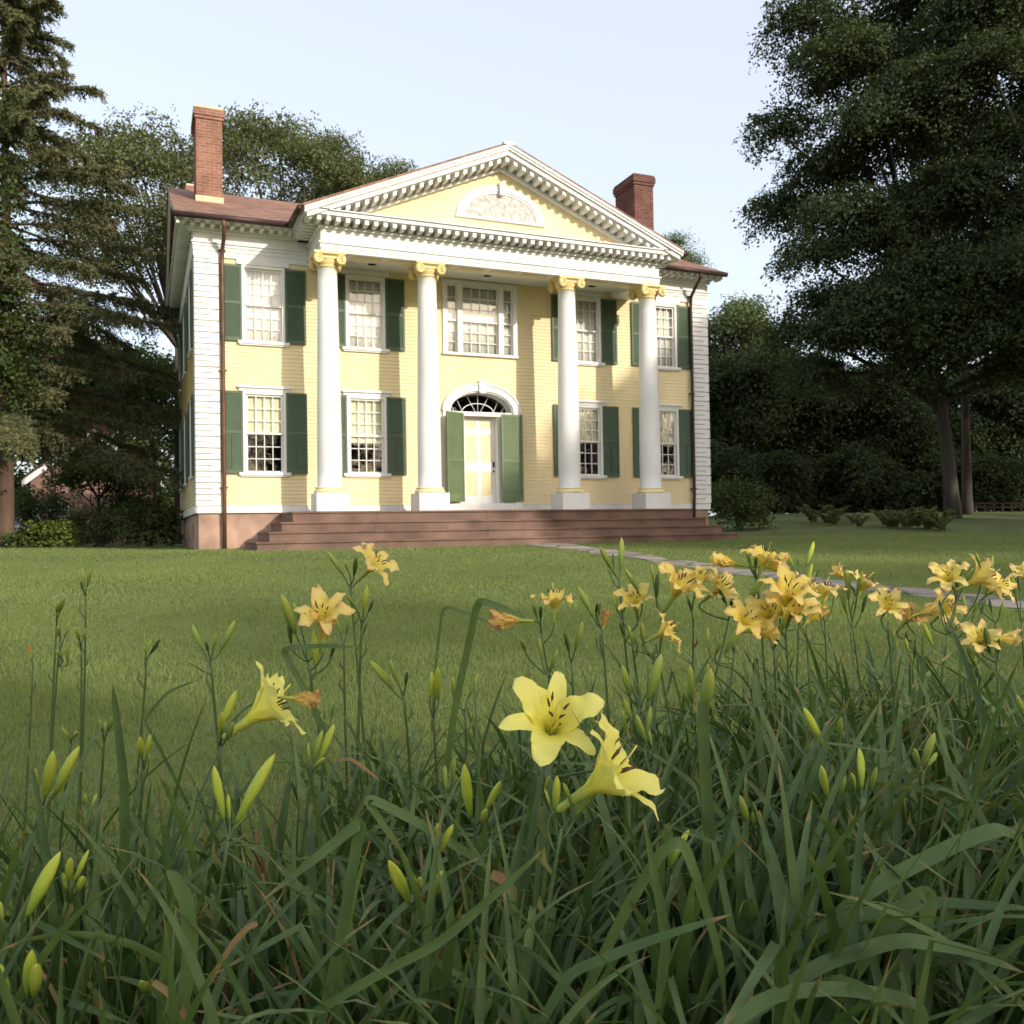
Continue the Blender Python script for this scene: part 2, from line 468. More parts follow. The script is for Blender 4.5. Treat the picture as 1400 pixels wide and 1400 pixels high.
def clap_side(mb, y0, y1, z0, z1, X, holes, sgn=-1, gable=None):
    z = z0
    while z < z1 - 1e-3:
        zt = min(z + EXP, z1); zm = (z + zt) / 2
        ya, yb = y0, y1
        if gable: ya, yb = gable(zm)
        hs = [(h[0], h[1]) for h in holes if h[2] < zm < h[3]]
        for a, b in cut(ya, yb, hs):
            mb.add([(X + sgn * .022, a, z), (X + sgn * .022, b, z), (X + sgn * .002, b, zt), (X + sgn * .002, a, zt), (X, a, z), (X, b, z)],
                   [(0, 1, 2, 3), (4, 5, 1, 0)])
        z = zt

WIN = [-5.042, -2.79, 2.79, 5.042]
WH = 0.455
holes = []
for wx in WIN:
    holes += [(wx - WH + .03, wx + WH - .03, 1.26, 3.04), (wx - WH + .03, wx + WH - .03, 4.11, 5.73)]
holes += [(-0.93, 0.93, 4.15, 5.86), (-0.86, 0.86, 0.40, 2.80)]
YB = 29.35
mb = MB()
clap_front(mb, -5.99, 5.99, 0.57, 5.95, YF, holes, (0, 0.88, 2.80, 0.54))
mb.build('front_wall', M['yellow'], house)
SY = [21.55, 24.65, 27.75]
sholes = [(y - .42, y + .42, a, b) for y in SY for a, b in ((1.26, 3.04), (4.11, 5.73))]
for sg in (-1, 1):
    mb = MB()
    clap_side(mb, YF + .45, YB, 0.57, 5.95, XC + sg * (HW - .03), sholes if sg < 0 else [], sg)
    clap_side(mb, YF, YB, 6.4, 8.6, XC + sg * (HW - .03), [], sg, lambda z: (19.9 + (z - 6.5) / .464, 29.4 - (z - 6.5) / .464) if z > 6.5 else (YF, YB))
    mb.build('side_wall', M['yellow'], house)
mb = MB(); mb.box(XC - HW + .02, XC + HW - .02, YB, YB + .1, .4, 6.5); mb.build('back_wall', M['yellow'], house)
# dark inside: floors and partitions seen through the panes
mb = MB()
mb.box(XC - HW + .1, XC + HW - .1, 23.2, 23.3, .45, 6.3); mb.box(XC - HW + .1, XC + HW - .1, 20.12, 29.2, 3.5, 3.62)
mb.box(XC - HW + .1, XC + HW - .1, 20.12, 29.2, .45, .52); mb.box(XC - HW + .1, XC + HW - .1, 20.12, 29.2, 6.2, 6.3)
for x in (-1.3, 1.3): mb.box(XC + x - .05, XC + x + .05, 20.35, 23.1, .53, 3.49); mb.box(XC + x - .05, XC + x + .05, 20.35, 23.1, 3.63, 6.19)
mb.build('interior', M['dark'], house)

# foundation and water table
mb = MB()
mb.box(XC - HW + .05, XC + HW - .05, YF + .03, YB, -0.6, 0.42)
for y in (22.2, 25.2): mb.box(XC - HW + .02, XC - HW + .06, y, y + .7, -.15, .25)
mb.build('foundation', M['stucco'], house)
mb = MB()
mb.box(XC - HW + .01, XC - .98, YF - .035, YF + .05, .42, .565); mb.box(XC + .98, XC + HW - .01, YF - .035, YF + .05, .42, .565)
mb.box(XC - HW - .02, XC - HW + .0, YF + .02, YB, .42, .565); mb.box(XC + HW, XC + HW + .02, YF + .02, YB, .42, .565)
mb.build('water_table', M['white'], house)

# quoined corner boards
def quoins(sg):
    mb = MB(); x0, x1 = (-HW, -HW + .495) if sg < 0 else (HW - .495, HW)
    z = .568; k = 0; h = .247
    while z < 5.9:
        zt = min(z + h, 5.93)
        s = .66
        for (a, b, q0, q1) in ((x0, x0 + (x1 - x0) * s, z + .012, (z + zt) / 2 - .009), (x0, x0 + (x1 - x0) * s, (z + zt) / 2 + .009, zt - .012), (x0 + (x1 - x0) * s, x1, z + .012, zt - .012)):
            mb.box(XC + a, XC + b, YF - .05, YF + .02, q0, q1)
        mb.box(XC + (x0 if sg < 0 else x1 - .04), XC + (x0 + .04 if sg < 0 else x1), YF + .02, YF + .45, z + .009, zt - .009)
        z = zt
    mb.box(XC + x0 + .01, XC + x1 - .01, YF - .002, YF + .01, .568, 5.93)
    mb.build('quoin', M['white'], house)
quoins(-1); quoins(1)

# wing entablature, three fasciae and frieze
for sg in (-1, 1):
    mb = MB()
    a, b = (XC - HW - .01, XC - 4.05) if sg < 0 else (XC + 4.05, XC + HW + .01)
    mb.box(a, b, YF - .045, YF + .05, 5.90, 6.02)
    mb.box(a - .01 * (sg < 0), b + .01 * (sg > 0), YF - .062, YF + .05, 6.02, 6.11)
    mb.box(a - .02 * (sg < 0), b + .02 * (sg > 0), YF - .082, YF + .05, 6.11, 6.17)
    mb.box(a - .04 * (sg < 0), b + .04 * (sg > 0), YF - .112, YF + .05, 6.17, 6.20)
    mb.box(a, b, YF - .05, YF + .05, 6.20, 6.40)
    xs = (XC - HW - .03, XC - HW + .02) if sg < 0 else (XC + HW - .02, XC + HW + .03)
    mb.box(xs[0], xs[1], YF + .05, YB, 5.93, 6.40)
    wx = sg * 5.042; mb.box(XC + wx - .56, XC + wx + .56, YF - .05, YF, 5.80, 5.905)
    mb.build('frieze', M['white'], house)
for wx in WIN[1:3]: MB().box(XC + wx - .56, XC + wx + .56, YF - .05, YF, 5.80, 5.925).build('window_head', M['white'], house)

# eaves cornice of the wings with modillion blocks
for sg in (-1, 1):
    mb = MB()
    a, b = (XC - HW - .36, XC - 4.30) if sg < 0 else (XC + 4.30, XC + HW + .18)
    mb.box(a + .24 * (sg < 0), b - .24 * (sg > 0), YF - .14, YF, 6.40, 6.445)
    mb.box(a, b, YF - .50, YF + .02, 6.53, 6.585)
    mb.box(a + .2 * (sg < 0), b - .2 * (sg > 0), YF - .20, YF, 6.445, 6.53)
    x = a + .08
    while x < b:
        mb.box(x, x + .085, YF - .44, YF - .2, 6.455, 6.53); x += .2
    # gable ends, eaves return along the side
    xs = XC + sg * HW
    mb.box(min(xs, xs + sg * .36), max(xs, xs + sg * (.36 if sg < 0 else .18)), YF + .02, YB + .3, 6.53, 6.585)
    y = YF
    while y < YB + .2:
        mb.box(min(xs, xs + sg * .30), max(xs, xs + sg * (.30 if sg < 0 else .14)), y, y + .085, 6.455, 6.53); y += .2
    # raking boards of the gable
    for s2, ye in ((1, YF - .5), (-1, YB + .5)):
        ym = 24.675; zr = 8.93
        poly = [(ye, 6.60), (ym, zr), (ym, zr - .22), (ye, 6.40)]
        if s2 < 0: poly = poly[::-1]
        mb.prism_x(poly, *sorted((xs + sg * (.30 if sg < 0 else .13), xs + sg * (.36 if sg < 0 else .18))))
    mb.build('cornice', M['white'], house)

# roofs
def slab(mb, a, b, c, d, t=.05):
    n = np.cross(np.subtract(b, a), np.subtract(d, a)); n = n / np.linalg.norm(n)
    if n[2] < 0: n = -n
    lo = [np.array(q) for q in (a, b, c, d)]; hi = [q + n * t for q in lo]
    mb.hexa([tuple(q) for q in lo + hi])
mb = MB()
xl, xr = XC - HW - .40, XC + HW + .22
slab(mb, (xl, 19.45, 6.585), (xr, 19.45, 6.585), (xr, 24.675, 8.94), (xl, 24.675, 8.94))
slab(mb, (xl, 29.9, 6.585), (xr, 29.9, 6.585), (xr, 24.675, 8.94), (xl, 24.675, 8.94))
PE, PZ0, PZ1, PF = 4.46, 6.53, 8.44, 18.02     # portico roof half width, eave and apex heights, front plane
for sg in (-1, 1):
    slab(mb, (XC + sg * (PE + .03), PF - .02, PZ0), (XC + sg * (PE + .03), 24.0, PZ0), (XC, 24.0, PZ1), (XC, PF - .02, PZ1), .045)
roof = mb.build('roof', M['roof'], house)

def chimney(x0, x1, y0, y1, zb, zt, mat, flash=True, name='chimney'):
    mb = MB()
    mb.box(XC + x0, XC + x1, y0, y1, zb, zt - .30)
    mb.box(XC + x0 - .03, XC + x1 + .03, y0 - .03, y1 + .03, zt - .30, zt - .22)
    mb.box(XC + x0 - .055, XC + x1 + .055, y0 - .055, y1 + .055, zt - .22, zt - .06)
    c = mb.build(name, mat, roof)
    f = MB(); f.box(XC + x0 - .03, XC + x1 + .03, y0 - .03, y1 + .03, zt - .06, zt)
    f.build('chimney_cap', M['flash'] if flash else M['brick2'], roof)
    if flash: MB().box(XC + x0 - .02, XC + x1 + .02, y0 - .02, y1 + .02, zb, zb + .72).build('chimney_flashing', M['flash'], roof)
chimney(-6.29, -5.70, 22.0, 23.1, 7.2, 10.05, M['brick'])
chimney(5.5, 6.12, 22.0, 23.1, 7.2, 10.05, M['brick2'], False)
chimney(-6.29, -5.70, 26.3, 27.3, 7.2, 9.75, M['brick'])

# gutters and downspouts
def gut(p, q, r=.062): MB().tube([p, q], r, 10).build('gutter', M['gutter'], house)
gut((xl - .03, 19.40, 6.555), (XC - 4.50, 19.40, 6.585)); gut((XC + 4.50, 19.40, 6.585), (xr + .02, 19.40, 6.555))
for sg in (-1, 1): gut((XC + sg * (PE + .09), 18.05, 6.50), (XC + sg * (PE + .09), 19.45, 6.58))
for sg in (-1, 1):
    x = XC + sg * 5.90
    mb = MB()
    mb.tube([(x, 19.40, 6.54), (x, 19.42, 6.42), (x + sg * -.02, 19.62, 6.22), (x, 19.87, 6.02), (x, 19.89, 5.8), (x, 19.89, .75), (x, 19.91, .55), (x, 19.93, -.42)], .042, 10)
    for z in (6.02, 4.0 - .55, .95): mb.box(x - .075, x + .075, 19.875, 19.96, z, z + .03)
    mb.build('downspout', M['copper'] if sg < 0 else M['gutter'], house)

# ---------------------------------------------------------------- windows
def shutter(cx, z0, z1, w, y, mat, ang=0, hinge=None, mids=(0.5,), bottom=.07, rod=None, louver=True):
    mb = MB(); t = .036; st = .045; x0, x1 = -w / 2, w / 2
    mb.box(x0, x0 + st, -t, 0, z0, z1); mb.box(x1 - st, x1, -t, 0, z0, z1)
    rails = [(z0, z0 + bottom), (z1 - .055, z1)] + [(z0 + (z1 - z0) * m - .028, z0 + (z1 - z0) * m + .028) for m in mids]
    for a, b in rails: mb.box(x0 + st, x1 - st, -t + .002, -.002, a, b)
    rails.sort()
    for (a, b), (c, d) in zip(rails[:-1], rails[1:]):
        n = int((c - b) / .040)
        for i in range(n):
            za = b + (c - b) * i / n; zb_ = za + (c - b) / n * 1.25
            mb.hexa([(x0 + st, -t + .006, za), (x1 - st, -t + .006, za), (x1 - st, -t + .012, za + .001), (x0 + st, -t + .012, za + .001),
                     (x0 + st, -.010, zb_), (x1 - st, -.010, zb_), (x1 - st, -.004, zb_ + .001), (x0 + st, -.004, zb_ + .001)])
    if rod is not None:
        (a, b), (c, d) = rails[0], rails[1]
        mb.box(-.008, .008, -t - .008, -t + .006, b + .03, c - .03)
    v = np.array(mb.v); ca, sa = math.cos(ang), math.sin(ang)
    hx = 0 if hinge is None else hinge
    px, py = v[:, 0] - hx, v[:, 1].copy()
    v[:, 0], v[:, 1] = px * ca - py * sa, px * sa + py * ca
    v[:, 0] += cx + hx + XC; v[:, 1] += y
    mb.v = [tuple(q) for q in v]
    return mb.build('shutter', mat, house)

def sash(mb, x0, x1, z0, z1, y, nx, nz, rail=.04, mun=.018, t=.035):
    mb.box(x0, x0 + rail, y, y + t, z0, z1); mb.box(x1 - rail, x1, y, y + t, z0, z1)
    mb.box(x0 + rail, x1 - rail, y, y + t, z0, z0 + rail); mb.box(x0 + rail, x1 - rail, y, y + t, z1 - rail, z1)
    for i in range(1, nx):
        x = x0 + rail + (x1 - x0 - 2 * rail) * i / nx; mb.box(x - mun / 2, x + mun / 2, y + .004, y + t - .004, z0 + rail, z1 - rail)
    for i in range(1, nz):
        z = z0 + rail + (z1 - z0 - 2 * rail) * i / nz; mb.box(x0 + rail, x1 - rail, y + .006, y + t - .006, z - mun / 2, z + mun / 2)

def curtain(parent, x0, x1, z0, z1, y, mat, pleat=0.0, name='curtain'):
    mb = MB(); n = max(2, int((x1 - x0) / .012)) if pleat else 1
    v = []; f = []
    for i in range(n + 1):
        x = x0 + (x1 - x0) * i / n
        yy = y + pleat * math.sin(x * 62) + pleat * .6 * math.sin(x * 23 + 1)
        v += [(x, yy, z0), (x, yy, z1), (x, yy + .006, z0), (x, yy + .006, z1)]
    for i in range(n):
        a, b = i * 4, i * 4 + 4
        f += [(a, b, b + 1, a + 1), (a + 2, a + 3, b + 3, b + 2), (a, a + 2, b + 2, b), (a + 1, b + 1, b + 3, a + 3)]
    mb.add(v, f, 0, bool(pleat))
    return mb.build(name, mat, parent)

def window(cx, z0, z1, hood, shade_z, upper):
    a, b = XC + cx - WH, XC + cx + WH
    mb = MB(); c = .062
    mb.box(a, a + c, YF - .05, YF + .06, z0, z1); mb.box(b - c, b, YF - .05, YF + .06, z0, z1)
    mb.box(a + c, b - c, YF - .05, YF + .06, z1 - c, z1)
    mb.box(a - .09, b + .09, YF - .085, YF + .06, z0 - .06, z0)          # sill
    mb.box(a - .06, b + .06, YF - .06, YF, z0 - .09, z0 - .06)
    if hood:
        mb.box(a - .08, b + .08, YF - .06, YF, z1, z1 + .07); mb.box(a - .115, b + .115, YF - .10, YF, z1 + .07, z1 + .105); mb.box(a - .10, b + .10, YF - .08, YF, z1 + .105, z1 + .125)
    w = mb.build('window', M['white'], house)
    zm = (z0 + z1 - c) / 2 + .005
    s = MB(); sash(s, a + c, b - c, zm - .02, z1 - c, YF - .005, 4, 3); s.build('sash', M['white'], w)
    s = MB(); sash(s, a + c, b - c, z0, zm + .02, YF + .035, 4, 3); s.build('sash', M['white'], w)
    g = MB(); g.quad((a + c + .02, YF + .012, zm), (b - c - .02, YF + .012, zm), (b - c - .02, YF + .012, z1 - c - .02), (a + c + .02, YF + .012, z1 - c - .02))
    g.quad((a + c + .02, YF + .052, z0 + .02), (b - c - .02, YF + .052, z0 + .02), (b - c - .02, YF + .052, zm), (a + c + .02, YF + .052, zm))
    g.build('pane', M['glass'], w)
    if upper: curtain(w, a + c - .03, b - c + .03, z0 - .1, z1, YF + .10, M['curtain'], .0035)
    else: curtain(w, a + c - .03, b - c + .03, shade_z, z1, YF + .085, M['blind'], 0, 'roller_blind')
    return w

SHW = .452
for i, wx in enumerate(WIN):
    window(wx, 1.29, 3.05, True, (2.13, 1.99, 2.10, 2.08)[i], False)
    window(wx, 4.14, 5.79, False, 0, True)
    for sg in (-1, 1):
        cx = wx + sg * (WH + SHW / 2 + .004)
        shutter(cx, 1.262, 3.04, SHW, YF - .03, M['green'], rod=0)
        shutter(cx, 4.125, 5.77, SHW, YF - .03, M['green'])

# the tripartite middle window
mb = MB(); z0, z1 = 4.17, 5.90
X0, X1 = XC - .95, XC + .95
for a, b in ((X0, X0 + .11), (X0 + .365, X0 + .485), (X1 - .485, X1 - .365), (X1 - .11, X1)): mb.box(a, b, YF - .055, YF + .07, z0, z1 - .11)
mb.box(X0, X1, YF - .055, YF + .07, z1 - .11, z1); mb.box(X0 - .02, X1 + .02, YF - .085, YF + .07, z0 - .055, z0)
w = mb.build('window', M['white'], house)
zm = 4.95
for (a, b, nx) in ((X0 + .11, X0 + .365, 1), (X0 + .485, X1 - .485, 4), (X1 - .365, X1 - .11, 1)):
    s = MB(); sash(s, a, b, zm - .02, z1 - .11, YF, nx, 3, .035); s.build('sash', M['white'], w)
    s = MB(); sash(s, a, b, z0, zm + .02, YF + .037, nx, 3, .035); s.build('sash', M['white'], w)
g = MB(); g.quad((X0 + .1, YF + .017, zm), (X1 - .1, YF + .017, zm), (X1 - .1, YF + .017, z1 - .1), (X0 + .1, YF + .017, z1 - .1))
g.quad((X0 + .1, YF + .055, z0), (X1 - .1, YF + .055, z0), (X1 - .1, YF + .055, zm), (X0 + .1, YF + .055, zm)); g.build('pane', M['glass'], w)
curtain(w, X0 + .08, X1 - .08, z0 - .05, z1, YF + .11, M['curtain'], .0035)

# side windows with shutters, seen edge-on along the left wall
for y in SY:
    for z0, z1 in ((1.29, 3.05), (4.14, 5.79)):
        xs = XC - HW + .03
        mb = MB(); c = .062
        mb.box(xs - .05, xs + .04, y - WH, y - WH + c, z0, z1); mb.box(xs - .05, xs + .04, y + WH - c, y + WH, z0, z1)
        mb.box(xs - .05, xs + .04, y - WH + c, y + WH - c, z1 - c, z1); mb.box(xs - .085, xs + .04, y - WH - .09, y + WH + .09, z0 - .06, z0)
        mb.box(xs - .02, xs + .02, y - WH + c, y + WH - c, (z0 + z1) / 2 - .02, (z0 + z1) / 2 + .02)
        w = mb.build('window', M['white'], house)
        MB().quad((xs - .0, y - WH + c, z0), (xs - .0, y + WH - c, z0), (xs - .0, y + WH - c, z1 - c), (xs - .0, y - WH + c, z1 - c)).build('pane', M['glass'], w)
        for sg in (-1, 1):
            yc = y + sg * (WH + .23)
            s = MB()
            for a, b in ((-.226, -.181), (.181, .226)): s.box(xs - .068, xs - .03, yc + a, yc + b, z0 - .02, z1 - .01)
            n = 40
            s.box(xs - .066, xs - .032, yc - .181, yc + .181, z0 - .02, z0 + .05); s.box(xs - .066, xs - .032, yc - .181, yc + .181, z1 - .065, z1 - .01)
            for i in range(n):
                za = z0 + .05 + (z1 - z0 - .115) * i / n
                s.hexa([(xs - .062, yc - .181, za), (xs - .062, yc + .181, za), (xs - .056, yc + .181, za), (xs - .056, yc - .181, za),
                        (xs - .042, yc - .181, za + .045), (xs - .042, yc + .181, za + .045), (xs - .036, yc + .181, za + .045), (xs - .036, yc - .181, za + .045)])
            s.build('shutter', M['green'], house)

# ---------------------------------------------------------------- door
YD = 20.24
mb = MB()
def ring(mb, a0, b0, a1, b1, zs, y0, y1, n=28, cx=0):
    v = []; f = []
    for k in range(n + 1):
        t = math.pi * k / n; c, s = math.cos(t), math.sin(t)
        for (a, b) in ((a0, b0), (a1, b1)):
            for y in (y0, y1): v.append((XC + cx + a * c, y, zs + b * s))
    for k in range(n):
        p, q = k * 4, k * 4 + 4
        f += [(p, q, q + 2, p + 2), (p + 1, p + 3, q + 3, q + 1), (p, p + 1, q + 1, q), (p + 2, q + 2, q + 3, p + 3)]
    f += [(0, 2, 3, 1), (n * 4, n * 4 + 1, n * 4 + 3, n * 4 + 2)]
    mb.add(v, f, 0)
ring(mb, .81, .50, .98, .655, 2.79, YF - .06, YF + .02)
ring(mb, .965, .64, 1.0, .675, 2.79, YF - .085, YF + .01)
ring(mb, .78, .465, .81, .50, 2.79, YF - .02, YD + .05)
for sg in (-1, 1):
    a, b = sorted((sg * .81, sg * .98)); mb.box(XC + a, XC + b, YF - .06, YF + .02, .60, 2.79)
    a, b = sorted((sg * .60, sg * .81)); mb.box(XC + a, XC + b, YF + .0, YD + .05, .55, 2.79)     # pilaster in the reveal
    a, b = sorted((sg * .425, sg * .60)); mb.box(XC + a, XC + b, YF + .05, YD + .05, .55, 2.70)
    a, b = sorted((sg * .78, sg * 1.0)); mb.box(XC + a, XC + b, YF - .11, YF + .02, .41, .60)
mb.box(XC - .81, XC + .81, YF + .03, YD + .04, 2.695, 2.79)                                        # transom
mb.box(XC - .86, XC + .78, YF - .09, YD + .2, .41, .60)                                             # threshold block
mb.box(XC - .085, XC + .085, YF - .12, YF, 3.25, 3.53)
mb.hexa([(XC - .06, YF - .125, 3.22), (XC + .06, YF - .125, 3.22), (XC + .06, YF, 3.22), (XC - .06, YF, 3.22), (XC - .085, YF - .125, 3.50), (XC + .085, YF - .125, 3.50), (XC + .085, YF, 3.50), (XC - .085, YF, 3.50)])
mb.build('door_surround', M['white'], house)
# fanlight
mb = MB(); zs = 2.80
ring(mb, .74, .43, .785, .468, zs, YD, YD + .03)
ring(mb, .40, .215, .418, .233, zs, YD + .003, YD + .027)
mb.box(XC - .785, XC + .785, YD, YD + .03, zs - .01, zs + .022)
for k in range(1, 8):
    t = math.pi * (k + .0) / 8
    p0, p1 = (.16 * math.cos(t) + .0, .02), (.76 * math.cos(t), .445 * math.sin(t))
    if k in (1, 7): p0 = (.60 * (1 if k == 1 else -1), .02)
    if k in (1, 7): p1 = (.705 * (1 if k == 1 else -1), .19)
    if k in (2, 6): p0 = (.40 * (1 if k == 2 else -1), .02 + .0)
    mb.tube([(XC + p0[0], YD + .012, zs + p0[1]), (XC + p1[0], YD + .012, zs + p1[1])], .009, 4)
fl = mb.build('fanlight', M['white'], house)
g = MB(); n = 20; v = [(XC + .76 * math.cos(math.pi * k / n), YD + .02, zs + .45 * math.sin(math.pi * k / n)) for k in range(n + 1)]
g.add(v, [tuple(range(n + 1))]); g.build('pane', M['glass'], fl)
mb = MB(); mb.box(XC - .425, XC + .425, YD + .02, YD + .07, .60, 2.69)
for a, b in ((-.425, -.335), (-.055, .055), (.335, .425)): mb.box(XC + a, XC + b, YD, YD + .02, .60, 2.69)
for a, b in ((.60, .80), (1.37, 1.60), (2.27, 2.41), (2.60, 2.69)):
    mb.box(XC - .335, XC - .055, YD + .002, YD + .02, a, b); mb.box(XC + .055, XC + .335, YD + .002, YD + .02, a, b)
door = mb.build('door', M['white'], house)
mb = MB()
for a, b in ((.80, 1.37), (1.60, 2.27), (2.41, 2.60)):
    for x0, x1 in ((-.335, -.055), (.055, .335)): mb.box(XC + x0 + .002, XC + x1 - .002, YD + .012, YD + .019, a + .002, b - .002)
mb.build('door_panel', M['yellow'], door)
mb = MB(); mb.box(XC + .365, XC + .40, YD - .012, YD, 1.48, 1.62); mb.tube([(XC + .382, YD - .01, 1.60), (XC + .382, YD - .05, 1.585), (XC + .382, YD - .05, 1.515), (XC + .382, YD - .01, 1.50)], .009, 6)
mb.lathe([(.018, -.015), (.026, -.008), (.024, 0)], (XC + .385, YD, 1.39), 12, 'Y'); mb.build('handle', M['iron'], door)
shutter(.745, .64, 2.74, .55, YF - .075, M['green2'], bottom=.16, mids=(.46,))
shutter(-.775, .64, 2.74, .55, YF - .075, M['green2'], ang=R(25), hinge=.275, bottom=.16, mids=(.46,))
# lamp eyes and ceiling
CEIL = 5.93
mb = MB(); mb.box(XC - 4.0, XC + 4.0, 18.95, YF + .01, CEIL, CEIL + .06)
ce = mb.build('porch_ceiling', M['white'], house)
for x in (-2.75, 0, 2.75):
    MB().lathe([(.10, -.012), (.085, -.014), (.07, .0)], (XC + x, 19.45, CEIL), 16).build('recessed_light', M['iron'], ce)

# ---------------------------------------------------------------- portico entablature and pediment
YE = 18.48; EW = 4.06
mb = MB()
def uring(z0, z1, out):            # U-shaped band: front beam and the two side beams
    mb.box(XC - EW - out, XC + EW + out, YE - out, YE + .52, z0, z1)
    for sg in (-1, 1):
        a, b = sorted((sg * (EW - .52), sg * (EW + out))); mb.box(XC + a, XC + b, YE + .52, YF - .05, z0, z1)
uring(5.80, 5.875, 0); uring(5.875, 5.965, .015); uring(5.965, 6.005, .045); uring(6.005, 6.275, 0)
mb.build('entablature', M['white'], house)
mb = MB()
for a in np.arange(-3.35, 3.3, .78): mb.box(XC + a, XC + a + .62, YE + .16, YE + .36, 5.788, 5.80)
mb.build('soffit_panel', M['yellow'], house)
mb = MB()
def uring2(z0, z1, out):
    mb.box(XC - EW - out, XC + EW + out, YE - out, YE + .3, z0, z1)
    for sg in (-1, 1):
        a, b = sorted((sg * (EW - .2), sg * (EW + out))); mb.box(XC + a, XC + b, YE + .3, YF - .05, z0, z1)
uring2(6.275, 6.33, .05); uring2(6.33, 6.44, -.04); uring2(6.44, 6.525, .38); uring2(6.525, 6.548, .42)
x = -EW - .33
while x < EW + .33:
    mb.box(XC + x, XC + x + .085, YE - .34, YE + .035, 6.335, 6.438); x += .1975
for sg in (-1, 1):
    y = YE + .0
    while y < YF - .5:
        a, b = sorted((sg * (EW - .03), sg * (EW + .34))); mb.box(XC + a, XC + b, y, y + .085, 6.335, 6.438); y += .1975
# raking cornice
SL = (PZ1 - PZ0) / PE
def zl(x): return PZ1 - abs(x) * SL
def rake(sg, o0, o1, y0, y1, xe=PE):
    p = [(XC, PZ1 + o1), (XC, PZ1 + o0), (XC + sg * xe, zl(xe) + o0), (XC + sg * xe, zl(xe) + o1)]
    mb.prism_y(p if sg < 0 else p[::-1], y0, y1)
for sg in (-1, 1):
    rake(sg, -.055, 0, PF - .03, YE + .1); rake(sg, -.11, -.055, PF - .005, YE + .1); rake(sg, -.125, -.11, PF + .02, YE + .1, PE - .02)
    rake(sg, -.215, -.125, PF + .04, YE + .1, PE - .06)
    rake(sg, -.33, -.215, YE + .04, YE + .1, PE - .5); rake(sg, -.40, -.33, YE - .0, YE + .1, PE - .8)
    x = .0
    while x < PE - .5:
        p = []
        for o in (-.30, -.215):
            for xx in (x - .042 + .1 * (x == 0) * 0, x + .043):
                p.append((XC + sg * xx, o))
        v = []
        for y in (YE - .36, YE + .035):
            for xx, o in ((x - .042, -.325), (x + .043, -.325), (x + .043, -.217), (x - .042, -.217)):
                v.append((XC + sg * xx, y, zl(xx) + o))
        if not (x == 0 and sg > 0):
            mb.add(v, [(0, 1, 2, 3), (7, 6, 5, 4), (0, 4, 5, 1), (1, 5, 6, 2), (2, 6, 7, 3), (3, 7, 4, 0)])
        x += .1975
mb.box(XC - .13, XC + .13, PF - .045, PF + .1, PZ1 - .02, PZ1 + .045)
mb.build('pediment_cornice', M['white'], house)
mb = MB(); yt = YE + .10; z = 6.548
while z < PZ1 - .3:
    zt = z + .16; xa = (PZ1 - z) / SL; xb = (PZ1 - zt) / SL
    mb.add([(XC - xa, yt - .004, z), (XC + xa, yt - .004, z), (XC + xb, yt, zt), (XC - xb, yt, zt)], [(0, 1, 2, 3)]); z = zt
mb.box(XC - 4.1, XC + 4.1, yt + .01, yt + .05, 6.4, 6.6)
mb.build('tympanum', M['yellow'], house)
mb = MB()
ring(mb, .93, .615, 1.06, .735, 6.955, yt - .05, yt); ring(mb, .88, .565, .93, .615, 6.955, yt - .03, yt)
mb.box(XC - 1.08, XC + 1.08, yt - .055, yt, 6.90, 6.955)
mb.hexa([(XC - .045, yt - .13, 7.48), (XC + .045, yt - .13, 7.48), (XC + .045, yt, 7.48), (XC - .045, yt, 7.48), (XC - .06, yt - .13, 7.76), (XC + .06, yt - .13, 7.76), (XC + .06, yt, 7.76), (XC - .06, yt, 7.76)])
lu = mb.build('lunette', M['white'], house)
mb = MB(); n = 32
mb.add([(XC + .89 * math.cos(math.pi * k / n), yt - .012, 6.955 + .575 * math.sin(math.pi * k / n)) for k in range(n + 1)], [tuple(range(n + 1))[::-1]])
rr = random.Random(3)
for k in range(60):                                          # carved relief
    t = rr.uniform(.15, math.pi - .15); q = rr.uniform(.2, .92)
    x, z = .88 * q * math.cos(t), .56 * q * math.sin(t)
    mb.lathe([(.001, -.012), (rr.uniform(.02, .05), -.008), (.06, .006)], (XC + x, yt - .01, 6.96 + z), 9, 'Y')
mb.build('carved_panel', M['lunette'], lu)

